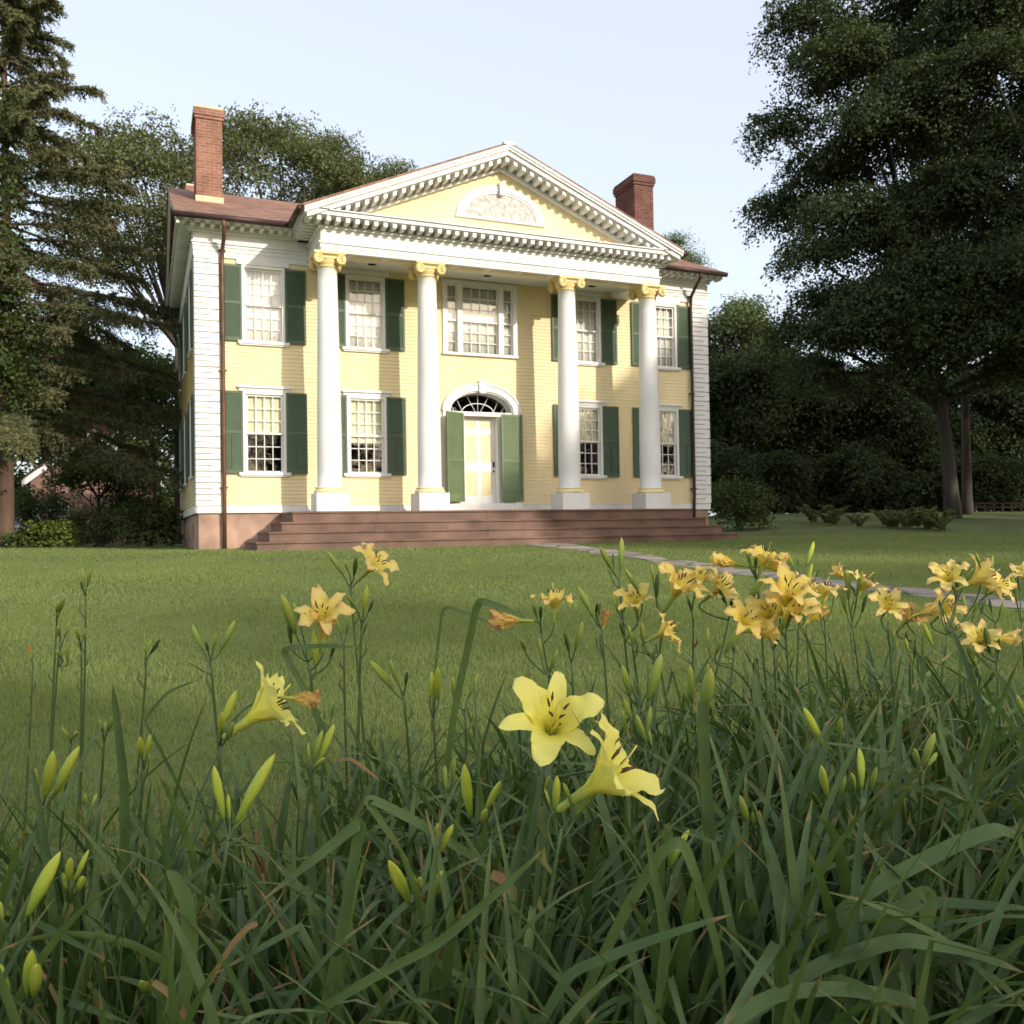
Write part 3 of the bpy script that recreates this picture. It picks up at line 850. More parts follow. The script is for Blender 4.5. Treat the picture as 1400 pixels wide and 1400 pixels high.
# ---------------------------------------------------------------- columns
YCOL = 18.744
for cx in (-3.88, -1.70, 1.70, 3.88):
    c = (XC + cx, YCOL, 0)
    mb = MB(); prof = []
    for k in range(15):
        t = k / 14; z = .93 + t * 4.62; r = .258 - .06 * max(0, (t - .12) / .88) ** 1.35
        prof.append((r, z))
    mb.lathe([(.285, .912), (.27, .925)] + prof + [(.212, 5.555), (.212, 5.57)], c, 40)
    col = mb.build('column', M['white'], house)
    MB().box(c[0] - .34, c[0] + .34, YCOL - .34, YCOL + .34, .404, .79).build('plinth', M['white'], col)
    mb = MB(); mb.lathe([(.27, .79), (.325, .80), (.335, .83), (.32, .855), (.295, .865), (.29, .88), (.31, .893), (.31, .905), (.285, .914)], c, 36); mb.build('column_base', M['cream'], col)
    mb = MB(); mb.lathe([(.212, 5.50), (.222, 5.52), (.213, 5.54), (.22, 5.56), (.265, 5.62), (.26, 5.66)], c, 28)
    mb.box(c[0] - .27, c[0] + .27, YCOL - .27, YCOL + .27, 5.66, 5.73); mb.box(c[0] - .325, c[0] + .325, YCOL - .325, YCOL + .325, 5.745, 5.80)
    mb.box(c[0] - .30, c[0] + .30, YCOL - .30, YCOL + .30, 5.73, 5.745)
    pv = [(.03, -.035), (.03, -.045), (.045, -.045), (.05, -.03), (.065, -.03), (.07, -.048), (.098, -.048), (.105, -.03), (.105, .03)]
    for sx in (-1, 1):
        for sy in (-1, 1):
            a = math.atan2(sy, sx)
            for da in (-.62, .62):
                aa = a + da; d = .345
                base = MB(); base.lathe([(r, h) for r, h in pv], (0, 0, 0), 18, 'Y')
                # volute disc facing the nearer side
                face = 'y' if abs(math.sin(aa)) > abs(math.cos(aa)) else 'x'
                v = np.array(base.v)
                if face == 'y':
                    if sy > 0: v[:, 1] *= -1
                    pos = (c[0] + sx * .235, YCOL + sy * .275, 5.645)
                else:
                    v = v[:, [1, 0, 2]]
                    if sx > 0: v[:, 0] *= -1
                    pos = (c[0] + sx * .275, YCOL + sy * .235, 5.645)
                v += np.array(pos)
                mb.add(v, base.f, 0, True)
    mb.build('capital', M['gold'], col)

# ---------------------------------------------------------------- steps
mb = MB()
ST = [(4.74, 18.25, .404), (5.0, 18.0, .19), (5.27, 17.75, .0), (5.53, 17.5, -.19)]
zb = -.62
for i, (hw, y0, z) in enumerate(ST):
    z2 = ST[i + 1][2] if i < 3 else zb
    yb = YF - .04 if i == 0 else YF - .3 
    js = [-hw + .025] + [q + .37 * math.sin(i * 2.3 + q) for q in (-2.9, -.4, 2.2)] + [hw - .025]
    for a, b in zip(js[:-1], js[1:]): mb.box(XC + a, XC + b - .006, y0 + .035, yb, z2, z - .035)
    js = [-hw] + [q + .4 * math.sin(i * 1.7 + q + 2) for q in (-3.3, -1.2, 1.3, 3.4)] + [hw]
    for a, b in zip(js[:-1], js[1:]): mb.box(XC + a, XC + b - .005, y0, yb - .004 * i, z - .035, z + .002 * math.sin(a * 5))
mb.build('steps', M['step'], house)
# ------------------------------------------------------------------ trees
M['maple'] = foliage('maple_leaf', (0.038, 0.062, 0.030), (0.076, 0.104, 0.042), (0.11, 0.12, 0.045), spec=.12)
M['maplefar'] = foliage('woodland_leaf_sunlit', (0.095, 0.135, 0.066), (0.170, 0.210, 0.095), trans=.35)  # pale tone of the far leaves; missing sunlight is mixed into the colour
M['elm'] = foliage('elm_leaf', (0.082, 0.104, 0.046), (0.145, 0.165, 0.074), (0.18, 0.19, 0.09), trans=.35)
M['spruce'] = foliage('spruce_needle', (0.088, 0.105, 0.056), (0.145, 0.148, 0.074), (0.18, 0.155, 0.085), 0.7, 0.25, 0.15)
M['ivy'] = foliage('ivy_leaf', (0.035, 0.062, 0.020), (0.08, 0.11, 0.03))
M['shrub'] = foliage('shrub_leaf', (0.045, 0.075, 0.022), (0.09, 0.125, 0.035), (0.12, 0.15, 0.04))
M['bright'] = foliage('light_shrub_leaf', (0.08, 0.12, 0.025), (0.15, 0.18, 0.04))
M['fern'] = foliage('fern_frond', (0.09, 0.125, 0.035), (0.16, 0.19, 0.06))

def rot_basis(nrm, rng):
    """random tangent pair for each normal"""
    r = rng.normal(size=nrm.shape)
    a = np.cross(nrm, r); a /= np.linalg.norm(a, axis=1)[:, None] + 1e-9
    b = np.cross(nrm, a)
    return a, b

def leaves(cent, nrm, size, rng, aspect=0.62, fold=0.18):
    n = len(cent)
    a, b = rot_basis(nrm, rng)
    L = (size * rng.uniform(.7, 1.3, n))[:, None]; W = L * aspect
    v = np.empty((n, 4, 3))
    v[:, 0] = cent - a * L * .5
    v[:, 1] = cent + b * W * .5 + nrm * L * fold - a * L * .05
    v[:, 2] = cent + a * L * .5
    v[:, 3] = cent - b * W * .5 + nrm * L * fold - a * L * .05
    i = np.arange(n)[:, None] * 4
    q = i + np.array([[0, 1, 2, 3]])
    return v.reshape(-1, 3), q

def unit(v): return v / (np.linalg.norm(v, axis=-1, keepdims=True) + 1e-9)

def bez(p0, p1, p2, n=8):
    t = np.linspace(0, 1, n)[:, None]
    return (1 - t) ** 2 * np.asarray(p0) + 2 * t * (1 - t) * np.asarray(p1) + t * t * np.asarray(p2)

def crown_mesh(lobes, n_spray, per, spray_r, leaf, rng, shell=.35, flat=.35, keep=None):
    lb = np.array(lobes, float)
    vol = (lb[:, 3] * lb[:, 4] * lb[:, 5]) ** .75
    k = rng.choice(len(lb), n_spray, p=vol / vol.sum())
    d = unit(rng.normal(size=(n_spray, 3)))
    d[:, 2] = np.where(d[:, 2] < -.5, -d[:, 2] * .6, d[:, 2])
    rad = rng.uniform(0, 1, n_spray) ** shell
    c = lb[k, :3] + d * lb[k, 3:6] * rad[:, None]
    if keep is not None:
        msk = keep(c); c, d, k, rad = c[msk], d[msk], k[msk], rad[msk]
    m = len(c)
    nr = unit(d * .6 + np.array([0, 0, 1.0]) * rng.uniform(.2, 1.2, (m, 1)) + rng.normal(size=(m, 3)) * .35)
    a, b = rot_basis(nr, rng)
    sz = spray_r * rng.uniform(.6, 1.4, m)
    ra = np.sqrt(rng.uniform(0, 1, (m, per))) * .92; ta = rng.uniform(0, 6.283, (m, per))
    g = np.stack([ra * np.cos(ta), ra * np.sin(ta), rng.uniform(-.6, .6, (m, per))], -1)
    pos = c[:, None] + (a[:, None] * g[..., :1] * 1.3 + b[:, None] * g[..., 1:2] * .8 + nr[:, None] * g[..., 2:] * flat) * sz[:, None, None]
    # droop at the rim of a spray
    pos[..., 2] -= (g[..., 0] ** 2 + g[..., 1] ** 2) * sz[:, None] * .25
    ln = unit(nr[:, None] + rng.normal(size=(m, per, 3)) * .55)
    rnd = np.clip(rng.uniform(0, 1, (m, 1)) * .55 + rng.uniform(0, 1, (m, per)) * .45, 0, 1)
    v, q = leaves(pos.reshape(-1, 3), ln.reshape(-1, 3), leaf, rng)
    return v, q, np.repeat(rnd.ravel(), 4), c

def broadleaf(name, label, cat, base, trunk_top, lobes, n_spray, per, spray_r, leaf, trunk_r, mat, bark, seed, group=None, lean=(0, 0), twigs=60, shell=.35, stems=None, keep=None, flat=.35):
    rng = np.random.default_rng(seed)
    base = np.array(base, float)
    t = thing(name, base, label, cat, group)
    lobes = [tuple(np.array(l[:3]) + base) + tuple(l[3:]) for l in lobes]
    v, q, rn, cs = crown_mesh(lobes, n_spray, per, spray_r, leaf, rng, shell, flat, keep)
    big_mesh('crown', v, q, mat, t, {'rnd': rn}, base)
    mb = MB()
    top = base + np.array([lean[0], lean[1], trunk_top])
    for sx, sy in (stems or [(0, 0)]):
        b0 = base + np.array([sx, sy, -.25]); tp = top + np.array([sx * 2.5, sy * 2.5, 0])
        pts = bez(b0, b0 * .5 + tp * .5 + np.array([lean[0] * -.2, rng.normal() * .15, 0]), tp, 10)
        rr = trunk_r * (1 - .5 * np.linspace(0, 1, 10)); rr[0] *= 1.35; rr[1] *= 1.08
        mb.tube(pts, rr, 10)
        for li, l in enumerate(lobes):
            if stems and li % len(stems) != list(stems).index((sx, sy)): continue
            c = np.array(l[:3]); s = rng.uniform(.45, 1.0)
            p0 = b0 * (1 - s) + tp * s if c[2] < tp[2] + 1 else tp
            if c[2] < p0[2]:
                p0 = b0 + (tp - b0) * min(1, max(.25, (c[2] - base[2]) / max(.1, trunk_top) * .8))
            mid = p0 * .5 + c * .5 + np.array([0, 0, .12 * np.linalg.norm(c - p0)]) + rng.normal(size=3) * .2
            r0 = trunk_r * rng.uniform(.28, .45)
            mb.tube(bez(p0, mid, c, 8), np.linspace(r0, r0 * .3, 8), 6)
            near = cs[np.linalg.norm((cs - c) / np.array(l[3:6]), axis=1) < 1.05]
            if len(near):
                for p in near[rng.choice(len(near), min(len(near), twigs // len(lobes) + 1), replace=False)]:
                    mid = c * .5 + p * .5 + rng.normal(size=3) * .15
                    mb.tube(bez(c, mid, p, 4), np.linspace(r0 * .3, r0 * .07, 4), 4)
    mb.build('trunk', bark, t, base)
    return t

def auto_lobes(rng, center, rad, n, lr):
    """lobes scattered over an ellipsoid"""
    out = [(*center, rad[0] * .62, rad[1] * .62, rad[2] * .62)]
    for i in range(n):
        d = unit(rng.normal(size=3)); d[2] = d[2] if d[2] > -.55 else -d[2]
        f = rng.uniform(.55, .85); s = rng.uniform(.75, 1.25) * lr
        c = np.array(center) + d * np.array(rad) * f
        out.append((*c, s * 1.15, s * 1.15, s * .75))
    return out

def spruce(name, label, base, H, rmax, seed, mat, bark, group=None, z_low=.8, trunk_r=.32, density=1.0):
    rng = np.random.default_rng(seed)
    base = np.array(base, float); t = thing(name, base, label, 'tree', group)
    mb = MB()
    mb.tube([base + (0, 0, -.3), base + (0, 0, .6), base + (.05, 0, H * .5), base + (0, 0, H)], [trunk_r * 1.35, trunk_r, trunk_r * .55, .02], 10)
    C = []; N = []; A = []; RN = []
    z = z_low
    while z < H - .3:
        f = (z - z_low) / (H - z_low)
        L0 = rmax * (1 - f) ** .8 + .12
        nb = int(rng.integers(5, 7))
        a0 = rng.uniform(0, 6.28)
        for k in range(nb):
            if rng.uniform() < .12: continue
            a = a0 + 6.28 * k / nb + rng.normal() * .25
            L = L0 * rng.uniform(.55, 1.15)
            d = np.array([math.cos(a), math.sin(a), 0])
            p0 = base + (0, 0, z)
            droop = -.42 * L * (1 - f * .9) * rng.uniform(.6, 1.3)
            p2 = p0 + d * L + np.array([0, 0, droop * .75 + rng.normal() * .12 + .1 * L])
            p1 = p0 + d * L * .55 + np.array([0, 0, droop * .55 + .16 * L])
            pts = bez(p0, p1, p2, 10)
            mb.tube(pts, np.linspace(.022 + .008 * L, .006, 10), 5)
            # hanging side twigs
            nt = int(L * 40 * density) + 6
            s = rng.uniform(.16, 1.0, nt) ** .8
            bz = (1 - s)[:, None] ** 2 * p0 + 2 * (s * (1 - s))[:, None] * p1 + (s ** 2)[:, None] * p2
            side = np.array([-d[1], d[0], 0])
            tl = (.22 + .55 * rng.uniform(0, 1, nt)) * (.55 + .45 * (1 - f)) * (1.1 - .5 * s)
            sd = rng.choice([-1, 1], nt) * rng.uniform(.3, 1, nt)
            dirs = unit(side * sd[:, None] + d * rng.uniform(.1, .7, nt)[:, None] + np.array([0, 0, -1]) * (rng.uniform(-.45, 1.5, nt) * (1 - .75 * f))[:, None])
            per = 20
            u = np.linspace(.05, 1, per)[None, :, None]
            pp = bz[:, None] + dirs[:, None] * (tl[:, None, None] * u) + np.array([0, 0, -1]) * (u ** 2) * (tl * .25)[:, None, None]
            pp = pp + rng.normal(size=pp.shape) * .022
            C.append(pp.reshape(-1, 3)); A.append(np.repeat(unit(dirs + rng.normal(size=dirs.shape) * .2), per, 0))
            RN.append(np.repeat(np.clip(rng.uniform(0, .6, nt) + .25 * (s > .75), 0, 1), per) + rng.uniform(0, .35, nt * per))
        z += rng.uniform(.31, .58) * (1.15 - .5 * f)
    C = np.concatenate(C); A = np.concatenate(A); RN = np.clip(np.concatenate(RN), 0, 1)
    n = len(C)
    A = unit(A + rng.normal(size=A.shape) * .45)
    B = unit(np.cross(A, rng.normal(size=A.shape)))
    L = rng.uniform(.06, .13, n)[:, None]; W = rng.uniform(.010, .021, n)[:, None]
    v = np.stack([C - A * L * .5, C + B * W, C + A * L * .5, C - B * W], 1).reshape(-1, 3)
    q = np.arange(n)[:, None] * 4 + np.array([[0, 1, 2, 3]])
    big_mesh('crown', v, q, mat, t, {'rnd': np.repeat(RN, 4)}, base)
    mb.build('trunk', bark, t, base)
    return t

def bush(name, label, cat, base, rad, n, leaf, mat, seed, group=None, per=14, spray=.22):
    rng = np.random.default_rng(seed)
    base = np.array(base, float)
    lobes = [(0, 0, rad[2] * .45, rad[0] * .8, rad[1] * .8, rad[2] * .55), (0, 0, rad[2] * .18, rad[0] * .9, rad[1] * .9, rad[2] * .22)]
    for i in range(7):
        a = rng.uniform(0, 6.28); s = rng.uniform(.3, .5)
        lobes.append((math.cos(a) * rad[0] * .6, math.sin(a) * rad[1] * .6, rad[2] * rng.uniform(.3, .8), rad[0] * s, rad[1] * s, rad[2] * s * .8))
    t = thing(name, base, label, cat, group)
    lb = [tuple(np.array(l[:3]) + base) + tuple(l[3:]) for l in lobes]
    v, q, rn, cs = crown_mesh(lb, n, per, spray, leaf, rng, .4)
    v[:, 2] = np.maximum(v[:, 2], base[2] + .02)
    big_mesh('foliage', v, q, mat, t, {'rnd': rn}, base)
    mb = MB()
    for i in range(9):
        l = lb[i % len(lb)]; e = np.array(l[:3]) + rng.normal(size=3) * .1
        mb.tube(bez(base + (rng.normal() * .08, rng.normal() * .08, -.05), base * .6 + e * .4 + (0, 0, .2), e, 6), np.linspace(.025, .008, 6), 5)
    mb.build('stem', M['bark'], t, base)
    return t

def gp(px, py_any, Y):
    p = on_y(px, py_any, Y); return np.array([p[0], Y, float(gz(p[0], Y))])

# -- left side
spruce('spruce_tree', 'tall brown-green spruce with drooping boughs at the left edge of the lawn', gp(8, 700, 28.0), 17.4, 5.9, 11, M['spruce'], M['barkred'], z_low=2.9, trunk_r=.22, density=1.35)
b = gp(-48, 700, 25.5)
rng = np.random.default_rng(5)
broadleaf('leafy_tree', 'bushy green tree in front of the spruce trunk at the left edge', 'tree', b, 6, [(0, 0, z, r, r, 1.3) for z, r in ((4.2, 1.7), (5.8, 1.9), (7.4, 1.7), (9, 1.6), (10.8, 1.3), (3.0, 1.4))], 620, 26, .5, .12, .16, M['ivy'], M['bark'], 21)
# airy trees behind the house
def elm(px, Y, H, rad, seed, label, n=1500, zc=.68, nl=34, lr=1.15, mat='elm', group=None, tt=.42, px2=None):
    b = gp(px, 700, Y); rng = np.random.default_rng(seed)
    c = (0, 0, H * zc)
    lob = auto_lobes(rng, c, rad, nl, lr)[1:] + [(0, 0, H * zc, rad[0] * .4, rad[1] * .4, rad[2] * .45)]
    return broadleaf('elm_tree', label, 'tree', b, H * tt, lob, int(n * 1.15), 34, .70, .125, .19, M[mat], M['bark'], seed, group, twigs=420, shell=.62)
elm(245, 33, 16.2, (4.3, 4, 5.6), 31, 'airy elm rising behind the left chimney', 950, .64)
elm(405, 37, 18.7, (5.2, 4.6, 5.2), 32, 'broad elm crown spreading behind the roof between chimney and pediment', 1250, .68)
elm(520, 41, 19.0, (3.6, 3.6, 4.6), 33, 'smaller elm whose crown ends just left of the pediment', 780, .72, 22)
elm(925, 52, 20.5, (2.0, 2.5, 3.4), 34, 'distant tree with its top showing behind the right chimney', 300, .80, 8, 1.1, mat='maplefar')
b = gp(212, 700, 31.5); rng = np.random.default_rng(41)
broadleaf('leafy_tree', 'small fresh green tree beside the left wall of the house', 'tree', b, 2.8, auto_lobes(rng, (0, 0, 4.4), (1.5, 1.5, 2.1), 10, .8), 420, 24, .42, .11, .10, M['shrub'], M['bark'], 41)
b = gp(135, 700, 34); rng = np.random.default_rng(42)
broadleaf('leafy_tree', 'low spreading tree in front of the brick barn gable', 'tree', b, 1.6, auto_lobes(rng, (0, 0, 2.3), (1.9, 1.4, 1.1), 9, .7), 420, 24, .4, .11, .10, M['shrub'], M['bark'], 42)
b = gp(-10, 700, 47); rng = np.random.default_rng(44)
broadleaf('leafy_tree', 'dark tree far behind the spruce', 'tree', b, 4, auto_lobes(rng, (0, 0, 6.0), (5, 3, 5.4), 14, 1.9), 1300, 26, .85, .22, .2, M['shrub'], M['bark'], 44)
b = gp(175, 700, 50); rng = np.random.default_rng(45)
broadleaf('leafy_tree', 'dark tree far behind the brick barn', 'tree', b, 4, auto_lobes(rng, (0, 0, 5.6), (5.5, 3, 5.4), 14, 1.9), 1300, 26, .85, .22, .2, M['shrub'], M['bark'], 45)
bush('shrub', 'yellow-green round shrub on the lawn edge at far left', 'shrub', gp(72, 740, 26.5), (.62, .55, .75), 130, .10, M['bright'], 51, 'shrubs along the left edge of the lawn', spray=.18)
bush('shrub', 'low dark shrub left of the yellow-green one', 'shrub', gp(28, 740, 27.0), (.7, .6, .45), 110, .10, M['shrub'], 52, 'shrubs along the left edge of the lawn', spray=.18)
bush('shrub', 'thin reddish shrub between the barn windows', 'shrub', gp(137, 740, 28.5), (.75, .6, .95), 130, .09, M['elm'], 53, 'shrubs along the left edge of the lawn', spray=.2)
bush('shrub', 'big dark shrub against the left foundation of the house', 'shrub', gp(205, 740, 26.5), (1.0, .9, 1.15), 280, .10, M['shrub'], 54, 'shrubs along the left edge of the lawn', spray=.22)

for i, (px, Y, r, h) in enumerate(((20, 58, 3.2, 3.6), (60, 62, 3.4, 4.4), (190, 60, 3.2, 4.0), (225, 58, 3.0, 4.2), (-20, 55, 3, 4))):
    bush('hedge_shrub', 'tall dark hedge shrub far behind the brick barn', 'shrub', gp(px, 700, Y), (r, 1.6, h), 420, .2, M['shrub'], 160 + i, 'hedge shrubs far behind the barn', 16, .5)
bush('shrub', 'tall loose green shrub hiding the left end of the barn', 'shrub', gp(52, 740, 37), (1.1, .9, 2.3), 300, .11, M['shrub'], 57, 'shrubs along the left edge of the lawn', spray=.3)
bush('shrub', 'tall loose green shrub between the barn windows and the house', 'shrub', gp(188, 740, 35), (1.2, .9, 2.6), 320, .11, M['shrub'], 58, 'shrubs along the left edge of the lawn', spray=.3)
bush('shrub', 'rounded shrub covering the barn wall below the spreading tree', 'shrub', gp(118, 740, 38), (1.2, .9, 1.7), 260, .11, M['elm'], 59, 'shrubs along the left edge of the lawn', spray=.3)
# brick barn
bx0, bx1, BY = gp(42, 700, 42)[0], gp(214, 700, 42)[0], 42.0
bm = (bx0 + bx1) / 2; bz = float(gz(bm, BY)) - .1
barn = thing('brick_barn', (bm, BY, bz), 'old brick barn with a white raked gable half hidden by trees', 'barn')
ze, za = on_y(42, 650, BY)[2], on_y(128, 588, BY)[2]
mb = MB(); mb.prism_y([(bx0, bz), (bx1, bz), (bx1, ze), (bm, za), (bx0, ze)], BY, BY + 9); mb.build('wall', M['barnbrick'], barn)
mb = MB()
for s, xe in ((-1, bx0 - .3), (1, bx1 + .3)):
    dz = (za - ze) / (bx1 - bm) * .3
    p = [(bm, za + .02), (bm, za - .26), (xe, ze - dz - .26), (xe, ze - dz + .02)]
    mb.prism_y(p if s < 0 else p[::-1], BY - .25, BY - .0)
mb.build('rake_board', M['white'], barn)
mb = MB()
for s, xe in ((-1, bx0 - .35), (1, bx1 + .35)):
    dz = (za - ze) / (bx1 - bm) * .35
    slab(mb, (xe, BY - .3, ze - dz + .03), (xe, BY + 9.2, ze - dz + .03), (bm, BY + 9.2, za + .03), (bm, BY - .3, za + .03), .08)
rf = mb.build('roof', M['gutter'], barn)
MB().box(bm - .2, bm + .5, BY + 2.0, BY + 2.7, za - .6, za + 1.1).build('chimney', M['brick2'], rf)
for px in (81, 166):
    c = on_y(px, 706, BY); x = c[0]; z = c[2]
    mb = MB(); sash(mb, x - .38, x + .38, z - .62, z + .62, BY - .06, 3, 4, .05, .03, .05); w = mb.build('window', M['white'], barn)
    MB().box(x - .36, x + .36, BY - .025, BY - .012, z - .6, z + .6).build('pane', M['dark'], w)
# pale trailer behind the trees at far left
c = on_y(33, 716, 40); g0 = float(gz(c[0], 40))
tr = thing('trailer', (c[0], 40, g0), 'small white trailer parked behind the shrubs at far left', 'trailer')
mb = MB(); mb.prism_x([(39.2, g0 + .45), (41.2, g0 + .45), (41.2, g0 + 1.25), (40.9, g0 + 1.45), (39.5, g0 + 1.45), (39.2, g0 + 1.25)], c[0] - .5, c[0] + .5); mb.build('body', M['white'], tr)
for s in (-.5, .42): MB().lathe([(.28, 0), (.28, .1)], (c[0] + s, 40.1, g0 + .28), 16, 'X').build('wheel', M['iron'], tr)
mb = MB(); mb.tube([(c[0], 39.2, g0 + .5), (c[0], 38.5, g0 + .45), (c[0], 38.4, g0 + .0)], .04, 6); mb.build('drawbar', M['iron'], tr)

# -- right side: the great maple, trunk forked, crown hanging low towards the house
mb_base = gp(1303, 700, 24.0)
rng = np.random.default_rng(61)
RV = np.array([CAM_R[0], CAM_R[1], 0]); RV /= np.linalg.norm(RV); FV = np.array([CAM_F[0], CAM_F[1], 0]); FV /= np.linalg.norm(FV)
def cr(u, w, z, r, rz=None):      # lobe by metres right of trunk, metres away, height
    p = RV * u + FV * w
    return (p[0], p[1], z, r, r, rz or r * .60)
LOB = [cr(-5.3, -1, 17.6, 1.8), cr(-6.0, 0, 14.2, 1.5), cr(-4.4, -2, 15.5, 2.2), cr(-5.4, 1, 11.6, 1.8), cr(-5.6, -2, 9.0, 1.5), cr(-4.0, 0, 12.6, 2.2), cr(-4.6, -1, 7.6, 1.7), cr(-3.2, -2, 9.6, 2.2),
       cr(-2.4, 1, 17.5, 2.6), cr(-2.2, -3, 13.8, 2.4), cr(0, 0, 20, 3), cr(0, -3, 16, 2.8), cr(.6, 2, 12, 2.6), cr(2.8, -1, 18, 3), cr(3.0, -3, 13.5, 2.6), cr(-1.0, -3, 10.8, 2.2), cr(1.6, -3.5, 9.6, 2.2),
       cr(4.5, 0, 10.5, 2.6), cr(5, 2, 15, 3), cr(-2.6, 1, 6.8, 1.8), cr(-4.2, 2, 5.6, 1.5), cr(3.6, -3, 7.2, 1.8), cr(1.4, 2, 7.6, 1.7), cr(-3.6, 0, 20.4, 2.2), cr(5.2, -2, 7.0, 1.7), cr(-6.0, -1, 6.6, 1.2), cr(-1.6, -2.5, 8.4, 2.0), cr(1.0, -3.2, 7.8, 2.0), cr(2.6, -3.4, 10.4, 2.2), cr(-3.0, -1.5, 7.4, 1.8), cr(-.6, -2, 18.6, 2.6), cr(4.6, -3, 9, 2.2), cr(-3.4, -3, 13, 2.2), cr(-1.8, -3.5, 6.4, 1.9), cr(.4, -4, 6.6, 1.8), cr(2.2, -3.8, 6.2, 1.9), cr(4.2, -3, 5.6, 1.8), cr(-3.8, -3, 6.2, 1.7), cr(.9, -3.5, 8.6, 2.0), cr(-5.2, -1, 4.9, 1.2), cr(-2.8, -2.5, 5.0, 1.3), cr(-.8, -4, 5.6, 1.7), cr(1.4, -4.2, 5.4, 1.6), cr(3.0, -4, 7.8, 1.8), cr(-.4, -4.2, 7.6, 1.8), cr(-2.4, -3, 8.0, 1.8), cr(5.4, -2.5, 5.2, 1.6), cr(-3.6, -3, 7.0, 1.9), cr(-2.2, -3.2, 5.6, 1.6), cr(-4.8, -2.5, 6.4, 1.5), cr(-4.6, -2, 10.4, 1.7)]
broadleaf('maple_tree', 'huge dark maple with a leaning pale trunk filling the right side', 'tree', mb_base, 8.5, LOB, 11500, 38, .62, .122, .26, M['maple'], M['bark'], 61, lean=(-1.9, -.3), twigs=420, shell=.42, flat=.22)
b = gp(1322, 700, 26.5); rng = np.random.default_rng(62)
broadleaf('maple_tree', 'slender straight maple just right of the leaning trunk', 'tree', b, 9, [cr(0, 1, 13, 2.2), cr(2, 1, 11, 2), cr(1, 2, 16, 2.4), cr(3.6, 0, 8.2, 1.8), cr(-1, 2, 9.6, 1.6)], 1300, 28, .7, .17, .2, M['maple'], M['bark'], 62)
b = gp(1490, 700, 19.5)
broadleaf('maple_tree', 'maple whose limbs reach in from beyond the right edge', 'tree', b, 7, [cr(-2.2, 0, 17, 2.2), cr(-3.4, -1, 14.4, 1.6), cr(-2.0, 0, 12.4, 1.6), cr(-2.6, -1, 8.0, 1.7), cr(-1.4, 1, 5.2, 1.5), cr(0, 0, 10, 2.5), cr(1, 0, 15, 3), cr(-2.6, 0, 6.2, 1.3), cr(-.2, 0, 18.5, 3)], 2300, 40, .66, .125, .4, M['maple'], M['bark'], 63, twigs=200)
WOOD = [(985, 46, 14.8, 4.0), (1040, 50, 13.6, 4.0), (1085, 42, 10.6, 3.4), (1135, 45, 10.0, 3.6), (1185, 40, 8.6, 3.2), (1240, 44, 9.6, 3.4), (1290, 41, 6.2, 3.0), (1345, 40, 9.2, 3.6), (1400, 38, 10.2, 3.8), (1010, 40, 9.4, 2.6), (1215, 52, 12, 4), (1110, 54, 13, 4), (1450, 44, 14, 4.5), (1330, 54, 9.5, 4.5)]
WLAB = ['pale green tree rising just beside the right corner of the house', 'tall light green woodland tree second from the house', 'woodland tree with a dark crown under the left end of the maple', 'woodland tree behind the low fern bed, left of centre', 'short dark woodland tree above the fern bed',
        'dark woodland tree left of the leaning maple trunk', 'low woodland tree seen through the gap beside the maple trunk', 'woodland tree behind the slender trunk', 'woodland tree behind the red rail at the right edge', 'dense dark tree just behind the round bush',
        'taller woodland tree at the back behind the fern bed', 'taller woodland tree at the back beneath the maple', 'woodland tree beyond the right edge', 'woodland tree far behind the red rail']
for i, (px, Y, H, r) in enumerate(WOOD):
    b = gp(px, 700, Y); rng = np.random.default_rng(70 + i)
    lob = auto_lobes(rng, (0, 0, H * .5), (r, r, H * .48), 18, 1.5)
    broadleaf('woodland_tree', WLAB[i], 'tree', b, H * .5, lob, int(700 + 60 * H), 26, .85, .21, .2, M['maplefar'] if i < 2 else M['maple'], M['bark'], 70 + i, 'woodland trees along the right edge of the lawn', twigs=90, shell=.45)
UND = [(985, 33), (1000, 37), (1060, 36), (1100, 38), (1145, 36.5), (1190, 35), (1235, 36), (1262, 33), (1345, 31), (1375, 33), (1410, 32), (1020, 43), (1170, 44), (1290, 37), (1040, 47), (1085, 48), (1130, 47), (1215, 48), (1255, 47), (1300, 45), (1340, 44), (1380, 43), (1415, 41)]
for i, (px, Y) in enumerate(UND):
    rng = np.random.default_rng(120 + i)
    bush('undergrowth_shrub', 'dark shrub in the undergrowth at the foot of the woodland trees', 'shrub', gp(px, 700, Y), (2.3, 1.4, rng.uniform(2.0, 3.6)), 620, .18, M['maple'], 120 + i, 'undergrowth shrubs at the foot of the woods', 16, .4)
bush('shrub', 'rounded green bush beside the right end of the house', 'shrub', gp(1010, 715, 24.5), (1.15, 1.0, 1.9), 270, .11, M['shrub'], 55, None, 16, .42)
0 and bush('shrub', 'smaller bush leaning against the rounded bush by the house', 'shrub', gp(1062, 715, 27.5), (.8, .8, 1.3), 200, .11, M['maplefar'], 56, None, 16, .24)

